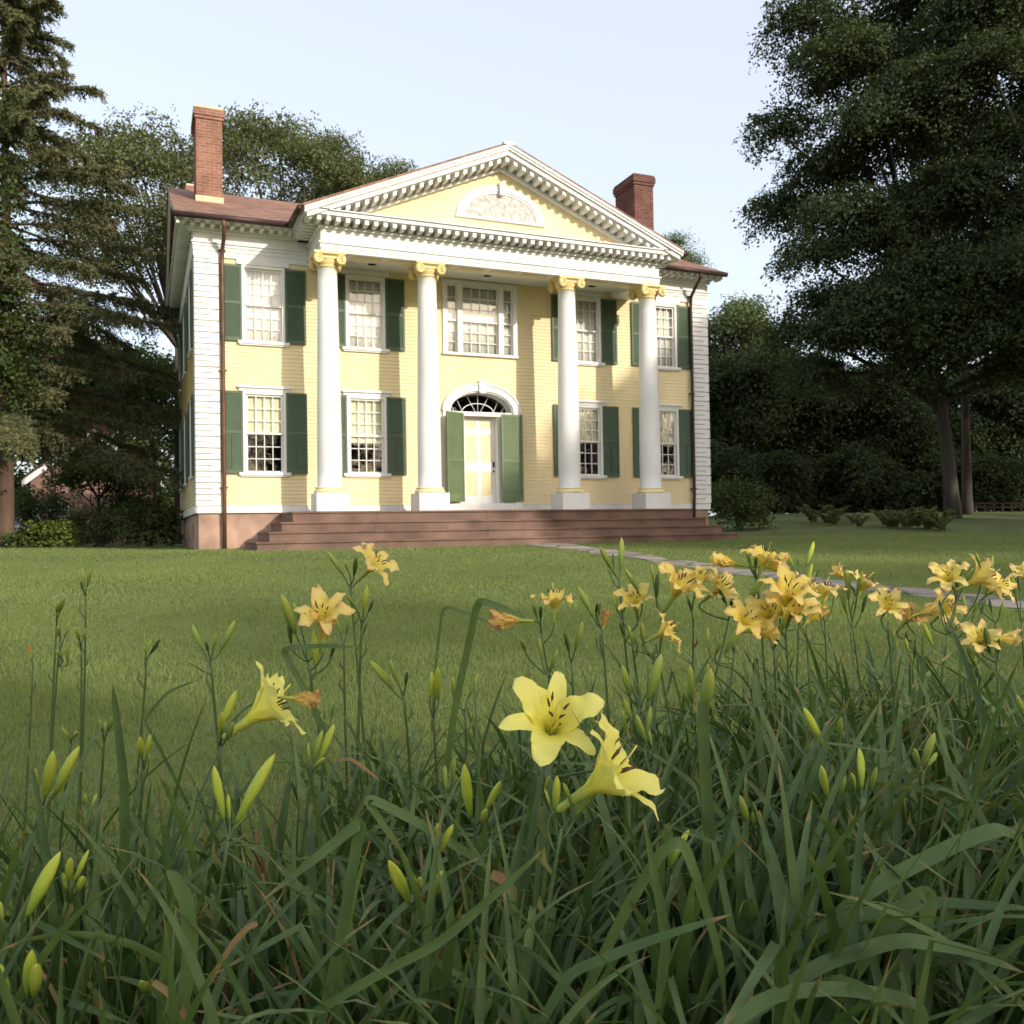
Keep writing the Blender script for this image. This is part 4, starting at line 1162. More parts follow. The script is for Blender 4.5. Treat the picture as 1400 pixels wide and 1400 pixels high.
# fern bed on the right lawn
fb0, fb1 = gp(1150, 722, 23.5), gp(1278, 728, 19.0)
rng = np.random.default_rng(9)
def fern(c, h, seed, label):
    rng = np.random.default_rng(seed); V = []; Q = []; RN = []
    t = thing('fern', c, label, 'plant', 'ferns in the low bed on the right lawn')
    C = []; N = []
    for k in range(16):
        a = rng.uniform(0, 6.28); L = h * rng.uniform(.8, 1.3)
        d = np.array([math.cos(a), math.sin(a), 0])
        u = np.linspace(.1, 1, 22)[:, None]
        P = c + d * L * .75 * u + np.array([0, 0, 1]) * L * (u * 1.55 - .75 * u * u)
        s = np.array([-d[1], d[0], 0])
        for sg in (-1, 1):
            C.append(P + s * sg * .07 * (1.15 - u) * (h / .5)); N.append(np.repeat(unit(np.array([[0, 0, 1.0]]) + d * .3), 22, 0))
    C = np.concatenate(C); N = unit(np.concatenate(N) + rng.normal(size=(len(C), 3)) * .35)
    v, q = leaves(C, N, .12 * h / .5, rng, .3)
    big_mesh('frond', v, q, M['fern'], t, {'rnd': np.repeat(rng.uniform(0, 1, len(C)), 4)}, c)
for i in range(17):
    s = (i + .5) / 17; p = fb0 * (1 - s) + fb1 * s + np.array([rng.normal() * .6, rng.normal() * .9, 0]); p[2] = float(gz(p[0], p[1]))
    fern(p, rng.uniform(.34, .62), 300 + i, 'low bright fern in the bed on the right lawn')

# low red rail by the woods
r0, r1 = gp(1322, 700, 30.5), gp(1420, 700, 28.5)
rail = thing('rail_fence', r0, 'low rusty red rail fence at the right edge in front of the woods', 'fence')
mb = MB()
def bar(a, b, w, h): 
    a = np.array(a); b = np.array(b); d = unit(b - a); s = np.array([-d[1], d[0], 0]) * w; u = np.array([0, 0, h])
    mb.hexa([tuple(q) for q in (a - s, b - s, b + s, a + s, a - s + u, b - s + u, b + s + u, a + s + u)])
M['rust'] = pbr('rust_red', (0.085, 0.04, 0.034), 0.8, 0.3, 6)
for h in (.18, .36): bar(r0 + (0, 0, h), r1 + (0, 0, h), .035, .07)
mb.build('rail', M['rust'], rail)
for k in range(9):
    p = r0 + (r1 - r0) * k / 8; MB().box(p[0] - .03, p[0] + .03, p[1] - .03, p[1] + .03, p[2] - .2, p[2] + .40).build('post', M['rust'], rail)

# a far row of unseen trees, added to darken what the window panes mirror
M['shade'] = foliage('shade_leaf', (0.04, 0.06, 0.025), (0.08, 0.10, 0.035))
for i, a in enumerate((2, 11, 20, 29, 38, 47, 56, 65)):
    x, y = 12 + 58 * math.sin(R(a)), 20 - 58 * math.cos(R(a)); rng = np.random.default_rng(260 + i); H = 10.5 + 1.5 * math.sin(i * 2)
    broadleaf('shade_tree', 'unseen bushy tree in the far row behind the viewer, added to darken window reflections', 'tree', (x, y, float(gz(x, y))), H * .4, auto_lobes(rng, (0, 0, H * .45), (5.2, 5.2, H * .5), 14, 2.2), 520, 16, 1.3, .42, .3, M['shade'], M['bark'], 260 + i, 'trees behind the viewer', twigs=10, shell=.4)
# trees behind the viewer that shade the flower bed and part of the house front
SH = [  # x, y, height, crown radius, sprays, leaves
    (14, -38, 19.6, 5.6, 900), (21, -39, 20.9, 5.8, 900), (28, -38, 21.6, 5.6, 900), (34, -40, 23.0, 5.6, 700),
    (26.6, -11, 23.0, 4.6, 2100), (32.5, -12, 25.0, 5.6, 2300), (62, -14, 22, 8, 900), (74, 0, 24, 9, 900), (84, 18, 24, 9, 900), (48, -22, 20, 8, 900), (36, -6, 25, 6.5, 1500), (44, 2, 29, 7, 1500), (33, 3, 22, 5.0, 800), (52, 8, 30, 8, 1400), (6, -38, 18.6, 5.4, 600)]  # the farthest right are added to darken reflections in the panes
for i, (x, y, H, r, ns) in enumerate(SH):
    rng = np.random.default_rng(200 + i)
    lob = auto_lobes(rng, (0, 0, H * .56), (r, r, H * .40), 16, r * .36)
    broadleaf('shade_tree', 'tall broadleaf tree behind the viewer, outside the picture', 'tree', (x, y, float(gz(x, y))), H * .4, lob, ns, 16, 1.0, .30, .35, M['shade'], M['bark'], 200 + i, 'trees behind the viewer', twigs=40, shell=.4)
# ------------------------------------------------------------------ lawn grass (uncountable)
M['grass'] = foliage('grass_blade', (0.165, 0.220, 0.072), (0.265, 0.325, 0.122), (0.32, 0.28, 0.15), 0.6, 0.5, 0.2)
def path_mask(x, y):
    """True where a point lies on the path"""
    C = (PATH_A + PATH_B) / 2; W = np.linalg.norm((PATH_A - PATH_B)[:, :2], axis=1) / 2
    m = np.zeros(len(x), bool)
    for k in range(len(C)):
        m |= (x - C[k, 0]) ** 2 + (y - C[k, 1]) ** 2 < (W[k] * 1.05) ** 2
    return m
def lawn_grass():
    rng = np.random.default_rng(77)
    X = []; Y = []; H = []; Wd = []
    for d0, d1, n, h, w in ((1.7, 4.5, 80000, .034, .0030), (4.5, 8, 95000, .034, .0045), (8, 14, 90000, .034, .007), (14, 24, 75000, .036, .011)):
        d = np.sqrt(rng.uniform(d0 * d0, d1 * d1, n)); s = rng.uniform(-.62, .62, n)
        p = RV[:2] * (d * s)[:, None] + FV[:2] * d[:, None]
        X.append(p[:, 0]); Y.append(p[:, 1]); H.append(np.full(n, h)); Wd.append(np.full(n, w))
    X, Y, H, Wd = map(np.concatenate, (X, Y, H, Wd))
    k = ~path_mask(X, Y) & ~((Y > 17.45) & (np.abs(X - XC) < 5.6)) & ~((Y > 19.95) & (np.abs(X - XC) < HW))
    X, Y, H, Wd = X[k], Y[k], H[k], Wd[k]; n = len(X)
    pat = .5 + .5 * np.sin(X * 1.3 + 2 * np.sin(Y * .7)) * np.sin(Y * 1.1 + 1.5 * np.sin(X * .9))
    H = H * rng.uniform(.55, 1.25, n) * (.85 + .3 * pat)
    Z = gz(X, Y); a = rng.uniform(0, 6.283, n); ln = rng.uniform(0, .75, n)
    c, s = np.cos(a), np.sin(a); b = np.stack([X, Y, Z - .004], 1); t = rng.uniform(0, 6.283, n)
    w = np.stack([np.cos(t), np.sin(t), np.zeros(n)], 1) * (Wd * rng.uniform(.6, 1.3, n))[:, None]
    tip = b + np.stack([c * ln, s * ln, np.ones(n)], 1) * H[:, None]
    v = np.stack([b - w, b + w, tip], 1).reshape(-1, 3)
    q = np.arange(n)[:, None] * 3 + np.array([[0, 1, 2]])
    rn = np.clip(rng.uniform(0, .7, n) * .6 + pat * .30 + .18 * np.sin(X * .55 + 1.2 * np.sin(Y * .31)) * np.sin(Y * .42 + .8) + .1 + (rng.uniform(0, 1, n) < .03) * .6, 0, 1)
    tag(big_mesh('lawn_grass', v, q, M['grass'], None, {'rnd': np.repeat(rn, 3)}), 'short mown green grass over the whole lawn', 'grass', None, 'stuff')
lawn_grass()

# ------------------------------------------------------------------ daylily bed
def blade_mat():
    m = foliage('daylily_leaf', (0.050, 0.093, 0.028), (0.114, 0.174, 0.056), None, 0.45, 0.28, 0.28, (1.2, 1.3, .5))
    nt = m.node_tree; b = nt.nodes['Principled BSDF']; cr = next(n for n in nt.nodes if n.type == 'VALTORGB')
    al = nd(nt, 'ShaderNodeAttribute'); al.attribute_name = 'along'; ac = nd(nt, 'ShaderNodeAttribute'); ac.attribute_name = 'across'
    tc = nd(nt, 'ShaderNodeTexCoord'); n1 = nd(nt, 'ShaderNodeTexNoise'); n1.inputs['Scale'].default_value = 55; n1.inputs['Detail'].default_value = 4
    nt.links.new(tc.outputs['Object'], n1.inputs['Vector'])
    ad = nd(nt, 'ShaderNodeMath', operation='MULTIPLY_ADD'); ad.inputs[1].default_value = .35; nt.links.new(n1.outputs[0], ad.inputs[0]); nt.links.new(al.outputs['Fac'], ad.inputs[2])
    tip = nd(nt, 'ShaderNodeMapRange'); tip.inputs[1].default_value = 1.09; tip.inputs[2].default_value = 1.20; nt.links.new(ad.outputs[0], tip.inputs[0])
    mx = nd(nt, 'ShaderNodeMix', data_type='RGBA'); mx.inputs[7].default_value = (.30, .20, .08, 1); nt.links.new(tip.outputs[0], mx.inputs[0]); nt.links.new(cr.outputs[0], mx.inputs[6])
    ml = nd(nt, 'ShaderNodeMath', operation='MULTIPLY'); ml.inputs[1].default_value = 19.0; nt.links.new(ac.outputs['Fac'], ml.inputs[0])
    sn = nd(nt, 'ShaderNodeMath', operation='SINE'); nt.links.new(ml.outputs[0], sn.inputs[0])
    mr = nd(nt, 'ShaderNodeMapRange'); mr.inputs[1].default_value = -1; mr.inputs[2].default_value = 1; mr.inputs[3].default_value = .93; mr.inputs[4].default_value = 1.06; nt.links.new(sn.outputs[0], mr.inputs[0])
    n2 = nd(nt, 'ShaderNodeTexNoise'); n2.inputs['Scale'].default_value = 18; nt.links.new(tc.outputs['Object'], n2.inputs['Vector'])
    m2 = nd(nt, 'ShaderNodeMapRange'); m2.inputs[1].default_value = .3; m2.inputs[2].default_value = .7; m2.inputs[3].default_value = .82; m2.inputs[4].default_value = 1.2; nt.links.new(n2.outputs[0], m2.inputs[0])
    mm = nd(nt, 'ShaderNodeMath', operation='MULTIPLY'); nt.links.new(mr.outputs[0], mm.inputs[0]); nt.links.new(m2.outputs[0], mm.inputs[1])
    sc = nd(nt, 'ShaderNodeVectorMath', operation='SCALE'); nt.links.new(mx.outputs[2], sc.inputs[0]); nt.links.new(mm.outputs[0], sc.inputs['Scale'])
    nt.links.new(sc.outputs[0], b.inputs['Base Color'])
    tm = next(n for n in nt.nodes if n.type == 'VECT_MATH' and n.operation == 'MULTIPLY'); nt.links.new(sc.outputs[0], tm.inputs[0])
    bp = nd(nt, 'ShaderNodeBump'); bp.inputs['Strength'].default_value = .25; bp.inputs['Distance'].default_value = .0005; nt.links.new(sn.outputs[0], bp.inputs['Height']); nt.links.new(bp.outputs[0], b.inputs['Normal'])
    return m
M['blade'] = blade_mat()
M['dry'] = foliage('dry_leaf', (0.19, 0.115, 0.055), (0.35, 0.235, 0.12), None, 0.8, 0.2, 0.15, (1.1, .9, .6))
M['stem'] = pbr('daylily_stem', (0.075, 0.125, 0.040), 0.5, 0.2, 30, spec=.35)
def grad_mat(name, stops, edge=None, trans=.3, rough=.5, vein=0.0):
    """colour along the attribute 'along', tinted towards 'edge' colour at the margins (attribute 'across')"""
    m, nt, b, out = newmat(name)
    a = nd(nt, 'ShaderNodeAttribute'); a.attribute_name = 'along'
    cr = nd(nt, 'ShaderNodeValToRGB'); e = cr.color_ramp.elements
    e[0].position, e[0].color = stops[0][0], (*stops[0][1], 1); e[1].position, e[1].color = stops[-1][0], (*stops[-1][1], 1)
    for p, c in stops[1:-1]: q = e.new(p); q.color = (*c, 1)
    nt.links.new(a.outputs['Fac'], cr.inputs[0]); src = cr.outputs[0]
    u = nd(nt, 'ShaderNodeAttribute'); u.attribute_name = 'across'
    if edge:
        mu = nd(nt, 'ShaderNodeMath', operation='MULTIPLY'); ab = nd(nt, 'ShaderNodeMath', operation='ABSOLUTE'); nt.links.new(u.outputs['Fac'], ab.inputs[0])
        pw = nd(nt, 'ShaderNodeMath', operation='POWER'); pw.inputs[1].default_value = 2.0; nt.links.new(ab.outputs[0], pw.inputs[0])
        nt.links.new(pw.outputs[0], mu.inputs[0]); nt.links.new(a.outputs['Fac'], mu.inputs[1])
        mx = nd(nt, 'ShaderNodeMix', data_type='RGBA'); mx.inputs[7].default_value = (*edge, 1)
        nt.links.new(mu.outputs[0], mx.inputs[0]); nt.links.new(src, mx.inputs[6]); src = mx.outputs[2]
    if vein:
        sn = nd(nt, 'ShaderNodeMath', operation='MULTIPLY'); sn.inputs[1].default_value = 26.0; nt.links.new(u.outputs['Fac'], sn.inputs[0])
        s2 = nd(nt, 'ShaderNodeMath', operation='SINE'); nt.links.new(sn.outputs[0], s2.inputs[0])
        bp = nd(nt, 'ShaderNodeBump'); bp.inputs['Strength'].default_value = vein; bp.inputs['Distance'].default_value = .0008
        nt.links.new(s2.outputs[0], bp.inputs['Height']); nt.links.new(bp.outputs[0], b.inputs['Normal'])
    nt.links.new(src, b.inputs['Base Color']); b.inputs['Roughness'].default_value = rough; b.inputs['Specular IOR Level'].default_value = .25
    t = nd(nt, 'ShaderNodeBsdfTranslucent'); nt.links.new(src, t.inputs['Color'])
    ms = nd(nt, 'ShaderNodeMixShader'); ms.inputs[0].default_value = trans
    nt.links.new(b.outputs[0], ms.inputs[1]); nt.links.new(t.outputs[0], ms.inputs[2]); nt.links.new(ms.outputs[0], out.inputs['Surface'])
    return m
M['lemon'] = grad_mat('lemon_petal', [(0, (.22, .34, .05)), (.22, (.62, .62, .05)), (.45, (.86, .78, .13)), (1, (.90, .83, .24))], None, .3, .5, .12)
M['peach'] = grad_mat('peach_petal', [(0, (.22, .30, .05)), (.2, (.74, .62, .05)), (.5, (.86, .72, .13)), (.85, (.87, .68, .20)), (1, (.84, .56, .22))], (.80, .50, .24), .3, .5, .2)
M['gold_petal'] = grad_mat('golden_petal', [(0, (.22, .30, .05)), (.2, (.70, .56, .04)), (.5, (.86, .69, .10)), (1, (.88, .68, .20))], (.78, .48, .18), .3, .5, .2)
M['wilt'] = grad_mat('wilted_petal', [(0, (.30, .30, .06)), (.3, (.72, .55, .10)), (1, (.64, .36, .12))], (.6, .32, .14), .25, .6, .5)
M['bud'] = grad_mat('bud_green', [(0, (.14, .22, .04)), (.5, (.27, .36, .06)), (1, (.45, .47, .09))], None, .12, .45, .4)
M['budbright'] = grad_mat('bud_yellow_green', [(0, (.22, .32, .045)), (.5, (.44, .53, .065)), (1, (.58, .62, .09))], None, .15, .45, .4)
M['buddark'] = grad_mat('bud_dark_green', [(0, (.06, .11, .025)), (1, (.12, .18, .04))], None, .1, .45, .4)
M['anther'] = pbr('anther', (0.10, 0.06, 0.035), .8)
M['filament'] = pbr('filament', (0.78, 0.70, 0.16), .5)

def raw_mesh(name, v, f, mat, attrs):
    me = bpy.data.meshes.new(name)
    me.from_pydata([tuple(map(float, q)) for q in v], [], [tuple(int(i) for i in q) for q in f])
    for an, av in attrs.items():
        a = me.attributes.new(an, 'FLOAT', 'POINT'); a.data.foreach_set('value', np.asarray(av, np.float32))
    me.materials.append(mat); me.polygons.foreach_set('use_smooth', np.ones(len(f), bool))
    return me

def petal_mesh(mat, wide, open_, seed, L=.100, ruffle=.004):
    """a tepal in the plane x=radius, z=flower axis; 'open_' scales how far it flares"""
    rng = np.random.default_rng(seed)
    NT, NU = 22, 9
    t = np.linspace(0, 1, NT)
    phi = R(4) + open_ * (R(34) * sstep(.12, .45, t) + R(38) * sstep(.42, .80, t) + R(52) * sstep(.76, 1.0, t)) * (1.0 if wide else 1.12)
    ds = L / (NT - 1)
    r = .0035 + np.concatenate([[0], np.cumsum(np.sin(phi[:-1]) * ds)]); z = np.concatenate([[0], np.cumsum(np.cos(phi[:-1]) * ds)])
    wmax = .0185 if wide else .0118
    w = wmax * (.16 + .84 * sstep(.08, .58, t)) * np.sqrt(np.clip(1 - np.clip((t - .54) / .475, 0, 1) ** 1.75, 0, 1))
    w[-1] = .0012
    V = []; al = []; ac = []
    ph = rng.uniform(0, 6.28, 3); tw = rng.normal() * .12
    for i in range(NT):
        T = np.array([math.sin(phi[i]), 0, math.cos(phi[i])]); N = np.array([-math.cos(phi[i]), 0, math.sin(phi[i])]); E = np.array([0, 1.0, 0])
        rl = tw * t[i]; E2 = E * math.cos(rl) + N * math.sin(rl); N2 = N * math.cos(rl) - E * math.sin(rl)
        for j in range(NU):
            u = -1 + 2 * j / (NU - 1)
            cup = (.75 * (1 - sstep(.1, .5, t[i])) + .20 - .30 * sstep(.65, 1, t[i])) * w[i] * u * u
            ridge = -.0012 * (1 - abs(u)) * sstep(.1, .3, t[i])
            ruf = ruffle * abs(u) ** 2 * sstep(.35, .7, t[i]) * (math.sin(t[i] * 21 + ph[0] + (1.8 if u > 0 else 0)) + .5 * math.sin(t[i] * 37 + ph[1] + u)) * (1 if wide else .35)
            V.append(np.array([r[i], 0, z[i]]) + E2 * u * w[i] + N2 * (cup + ridge + ruf)); al.append(t[i]); ac.append(u)
    F = [(i * NU + j, i * NU + j + 1, (i + 1) * NU + j + 1, (i + 1) * NU + j) for i in range(NT - 1) for j in range(NU - 1)]
    return raw_mesh('petal', V, F, mat, {'along': al, 'across': ac})

_pc = {}
def petals(kind, open_, var):
    k = (kind, round(open_, 2), var)
    if k not in _pc:
        m = M[kind]; ruf = .0032 if kind == 'lemon' else .0062
        _pc[k] = [(petal_mesh(m, True, open_ * (1 + .10 * math.sin(var * 3 + i * 2.1)), var * 31 + i, ruffle=ruf), petal_mesh(m, False, open_ * (1.05 + .10 * math.cos(var + i * 1.7)), var * 37 + i, ruffle=ruf)) for i in range(3)]
    return _pc[k]
_sc = {}
def stamen_mesh(k):
    if k in _sc: return _sc[k]
    mb = MB(); rng = np.random.default_rng(k); a = rng.uniform(-.2, .2)
    e = np.array([.013 + .004 * rng.normal(), .004 * rng.normal(), .066]); top = e + np.array([.004, 0, .007])
    mb.tube(bez((.003, 0, .02), (.005, 0, .05), e, 7), np.linspace(.0009, .0006, 7), 5, 0)
    mb.tube([e - np.array([.001, 0, .004]), e + np.array([.0008, 0, .0015]), top], [.0010, .0016, .0007], 5, 1)
    _sc[k] = mb.mesh('stamen', [M['filament'], M['anther']])
    return _sc[k]
def pistil_mesh():
    if 'p' not in _sc:
        mb = MB(); mb.tube(bez((0, 0, .02), (-.004, 0, .06), (.008, .004, .088), 9), np.linspace(.0011, .0008, 9), 5); _sc['p'] = mb.mesh('pistil', M['filament'])
    return _sc['p']
def flower_tube_mesh():
    if 't' not in _sc:
        mb = MB(); mb.lathe([(.0030, -.014), (.0042, -.010), (.0040, -.002), (.0052, .010), (.0062, .022), (.0035, .024)], (0, 0, 0), 12)
        n = len(mb.v); _sc['t'] = raw_mesh('flower', mb.v, mb.f, M['bud'], {'along': [.7] * n, 'across': [0] * n})
    return _sc['t']

def dirv(d):        # (right, up, towards the viewer) -> world
    v = CAM_R * d[0] + np.array([0, 0, 1.0]) * d[1] - CAM_F * d[2]
    return v / np.linalg.norm(v)
def basis(z, roll):
    z = np.asarray(z); ref = np.array([0, 0, 1.0]) if abs(z[2]) < .9 else CAM_R
    x = np.cross(ref, z); x /= np.linalg.norm(x); y = np.cross(z, x)
    x, y = x * math.cos(roll) + y * math.sin(roll), y * math.cos(roll) - x * math.sin(roll)
    return x, y, z
_fk = [0]
def link(o, parent):
    COL.objects.link(o); o.parent = parent; return o
def flower(root, P, facing, kind, scale, open_=1.0, roll=None, detail=1):
    scale *= 1.27
    _fk[0] += 1; k = _fk[0]; rr = random.Random(k * 7)
    z = dirv(facing); x, y, z = basis(z, rr.uniform(0, 6.28) if roll is None else roll)
    o = bpy.data.objects.new('flower', flower_tube_mesh())
    L = np.array(root.location); P = np.asarray(P) - L
    o.matrix_local = Matrix(((x[0] * scale, y[0] * scale, z[0] * scale, P[0]), (x[1] * scale, y[1] * scale, z[1] * scale, P[1]), (x[2] * scale, y[2] * scale, z[2] * scale, P[2]), (0, 0, 0, 1)))
    link(o, root)
    ps = petals(kind, open_, k % 4 if kind != 'lemon' else k)
    for i in range(3):
        for w in (0, 1):
            p = link(bpy.data.objects.new('petal', ps[i][w]), o)
            a = 2 * math.pi * i / 3 + (math.pi / 3 if w else 0) + rr.uniform(-.09, .09)
            s = rr.uniform(.93, 1.05)
            p.matrix_local = Matrix.Rotation(a, 4, 'Z') @ Matrix.Translation((0, 0, -.0006 * w)) @ Matrix.Scale(s, 4)
    if open_ > .45:
        for i in range(6):
            p = link(bpy.data.objects.new('stamen', stamen_mesh(i)), o); p.matrix_local = Matrix.Rotation(i * math.pi / 3 + rr.uniform(-.3, .3), 4, 'Z')
        link(bpy.data.objects.new('pistil', pistil_mesh()), o)
    return o, L + P - z * .014 * scale, z

_bc = {}
def bud_mesh(kind, var):
    k = (kind, var)
    if k in _bc: return _bc[k]
    rng = np.random.default_rng(var + 5); NT, NK = 14, 12
    t = np.linspace(0, 1, NT)
    prof = np.interp(t, [0, .06, .2, .45, .7, .85, .95, 1], [.028, .05, .075, .105, .100, .072, .036, .006])
    bend = rng.uniform(-.10, .10); V = []; al = []; ac = []
    for i in range(NT):
        for j in range(NK):
            a = 2 * math.pi * j / NK; r = prof[i] * (1 + .14 * math.cos(3 * a) * sstep(.15, .5, t[i]))
            V.append((r * math.cos(a) + bend * t[i] ** 2, r * math.sin(a), t[i])); al.append(t[i]); ac.append(math.sin(1.5 * a))
    F = [(i * NK + j, i * NK + (j + 1) % NK, (i + 1) * NK + (j + 1) % NK, (i + 1) * NK + j) for i in range(NT - 1) for j in range(NK)]
    F += [tuple(range(NK))[::-1], tuple(range((NT - 1) * NK, NT * NK))]
    _bc[k] = raw_mesh('bud', V, F, M[kind], {'along': al, 'across': ac})
    return _bc[k]

BUDK = [0]
def bud(root, P0, P1, kind, fat=1.0):
    BUDK[0] += 1
    d = np.asarray(P1) - np.asarray(P0); L = np.linalg.norm(d); x, y, z = basis(d / L, BUDK[0] * 1.7)
    o = bpy.data.objects.new('bud', bud_mesh(kind, BUDK[0] % 5))
    w = L * fat * .84; q = np.asarray(P0) - np.array(root.location)
    o.matrix_local = Matrix(((x[0] * w, y[0] * w, z[0] * L, q[0]), (x[1] * w, y[1] * w, z[1] * L, q[1]), (x[2] * w, y[2] * w, z[2] * L, q[2]), (0, 0, 0, 1)))
    return link(o, root)

def stalk(d, top, low, label, flowers=(), buds=(), kind='bud', r=.0030, bract=True, group='daylily stalks in the flower bed', tipdry=False):
    """one flowering daylily stalk. top, low: photo points of the stem; d: metres from the camera.
    flowers: (x, y, width_px, facing, petal kind, openness[, roll]); buds: (x0, y0, x1, y1[, kind[, fat]])"""
    rr = random.Random(int(top[0] * 7 + top[1]))
    T = at(top[0], top[1], d); Lw = at(low[0], low[1], d + .02)
    v = Lw - T; gzv = float(gz(Lw[0], Lw[1]))
    k = (gzv - T[2]) / v[2] if v[2] < -1e-4 else 1.0
    G = T + v * k; G[2] = float(gz(G[0], G[1])) - .01
    if np.linalg.norm((G - T)[:2]) > .35: 
        dd = (G - T); s = .35 / np.linalg.norm(dd[:2]); G[0], G[1] = T[0] + dd[0] * s, T[1] + dd[1] * s; G[2] = float(gz(G[0], G[1])) - .01
    t = thing('daylily', (G[0], G[1], G[2] + .01), label, 'flower', group)
    mb = MB()
    mid = (T + G) / 2 + np.array([rr.uniform(-.012, .012), rr.uniform(-.012, .012), 0])
    main = bez(G, mid, T, 14)
    mb.tube(main, np.linspace(r * 1.35, r * .8, 14), 7)
    ax = unit(T - main[-3])
    def branch(B, dirn, rad=.0019):
        h = np.clip((B - G) @ unit(T - G) - rr.uniform(.015, .045), .1, np.linalg.norm(T - G)); p0 = G + unit(T - G) * h
        lin = bez(G, mid, T, 60); p0 = lin[np.argmin(np.linalg.norm(lin - p0, axis=1))]
        c = B - unit(dirn) * np.linalg.norm(B - p0) * .55
        mb.tube(bez(p0, c, B, 7), np.linspace(rad * 1.15, rad, 7), 6)
    for f in flowers:
        x, y, w, fc, kd, op = f[:6]
        sc = (w * d / F_PX) / .135; z = dirv(fc)
        P = at(x, y, d) - z * .062 * sc * (1 if op > .45 else .9)
        o, B, z = flower(t, P, fc, kd, sc, op, f[6] if len(f) > 6 else None)
        branch(B, z)
    for b in buds:
        x0, y0, x1, y1 = b[:4]; kd = b[4] if len(b) > 4 and b[4] else kind; fat = b[5] if len(b) > 5 else 1.0
        dz = rr.uniform(-.03, .03)
        P0, P1 = at(x0, y0, d + dz), at(x1, y1, d + dz * 2 - .01)
        bud(t, P0, P1, kd, fat); branch(P0, P1 - P0, .0016)
    if bract:
        for h in (rr.uniform(.86, .93), rr.uniform(.66, .8)):
            p = bez(G, mid, T, 60)[int(59 * h)]; sd = CAM_R * rr.choice([-1, 1]) - CAM_F * rr.uniform(-.4, .6); L = rr.uniform(.025, .05)
            q = p + unit(sd) * L * .3 + np.array([0, 0, L]); w = unit(np.cross(q - p, CAM_F)) * .0035
            m_ = (p + q) / 2 + unit(sd) * L * .18
            mb.add([p - w * .6, p + w * .6, m_ + w, m_ - w, q], [(0, 1, 2, 3), (3, 2, 4)], 1, True)
    mb.build('stem', [M['stem'], M['stemleaf']], t, t.location)
    return t
M['stemleaf'] = pbr('bract', (0.15, 0.16, 0.05), 0.6, 0.3, 40)
U = (0, 1, .15)
S = stalk
# the three pale yellow blooms in front
S(1.14, (760, 1062), (722, 1400), 'stalk with the fully open pale yellow bloom that faces the viewer', [(756, 985, 138, (.08, .85, 1), 'lemon', .86, .28)], [(850, 1012, 812, 985, 'bud'), (745, 1080, 752, 1060, 'budbright')])
S(1.08, (768, 1132), (727, 1400), 'stalk with the pale yellow trumpet bloom turned to the right, just below the open one', [(833, 1060, 152, (.74, .55, .16), 'lemon', .78, 1.2)],
  [(780, 1118, 826, 1064, 'bud', 1.3), (752, 1100, 745, 1078, 'budbright'), (758, 1108, 764, 1062, 'budbright'), (782, 1100, 770, 1070, 'bud')])
S(1.45, (302, 1012), (296, 1110), 'stalk with a pale lemon bloom in profile at the left, orange wilted bloom behind it', [(364, 968, 118, (.80, .55, -.12), 'lemon', .72, .4), (412, 955, 56, (1, -.02, .1), 'wilt', .16)],
  [(300, 998, 324, 944, 'budbright', 1.1), (302, 1006, 304, 972, 'budbright'), (309, 1012, 322, 988, 'bud')])
# orange-yellow blooms left of centre
S(2.15, (479, 800), (498, 1010), 'tall stalk with a peach bloom in profile and a long bud, below the steps', [(512, 770, 66, (.62, .62, .3), 'peach', .98)], [(469, 786, 449, 753), (477, 783, 471, 770, 'buddark'), (484, 787, 487, 762, 'buddark')])
S(1.85, (421, 905), (436, 1010), 'stalk with the large peach bloom facing up and a wilted bloom under it', [(441, 838, 74, (.05, .75, .75), 'peach', .92), (444, 862, 60, (.15, .9, .2), 'gold_petal', .40)],
  [(404, 866, 383, 813, None, 1.15), (411, 856, 403, 822), (432, 912, 429, 860, 'budbright', 1.1), (398, 880, 394, 850, 'buddark'), (452, 900, 458, 878, 'buddark')])
S(2.0, (494, 850), (490, 1000), 'slim stalk with one upright bud right of the large peach bloom', [], [(497, 838, 501, 801, 'budbright'), (485, 830, 474, 815), (503, 838, 512, 820, 'buddark'), (496, 868, 502, 850, 'buddark')])
S(2.2, (470, 880), (474, 1010), 'thin stalk between the two peach blooms with two small buds', [], [(466, 868, 460, 845), (473, 868, 477, 850, 'buddark')])
S(1.85, (288, 903), (299, 1000), 'stalk with four spread buds left of the lemon bloom', [], [(278, 890, 261, 854), (285, 892, 281, 876, 'buddark'), (291, 890, 296, 866), (302, 889, 322, 848), (272, 914, 258, 904)])
S(1.75, (551, 945), (557, 1040), 'stalk with two long buds leaning left, below the steps', [], [(536, 942, 508, 901, None, 1.1), (545, 936, 532, 902), (554, 938, 557, 918, 'buddark')])
S(1.8, (592, 970), (598, 1050), 'stalk with a tight bunch of pale upright buds', [], [(588, 955, 591, 918, 'budbright'), (595, 957, 600, 912, 'budbright'), (600, 958, 597, 925, 'bud')])
S(1.85, (636, 972), (640, 1060), 'stalk with two spread buds right of the tall folded leaf', [], [(620, 952, 619, 925), (640, 954, 655, 920), (630, 962, 628, 945)])
S(1.75, (440, 1000), (437, 1100), 'stalk with two leaning buds beside the orange wilted bloom', [], [(434, 985, 414, 948, 'budbright'), (442, 990, 438, 975), (452, 985, 458, 962, 'buddark')])
S(1.45, (424, 1062), (398, 1250), 'stalk with a fan of yellow-green buds below the lemon bloom', [], [(436, 1042, 457, 990, 'budbright', 1.1), (428, 1042, 440, 998, 'bud'), (422, 1044, 421, 1015, 'bud'), (430, 1050, 442, 1035, 'budbright')])
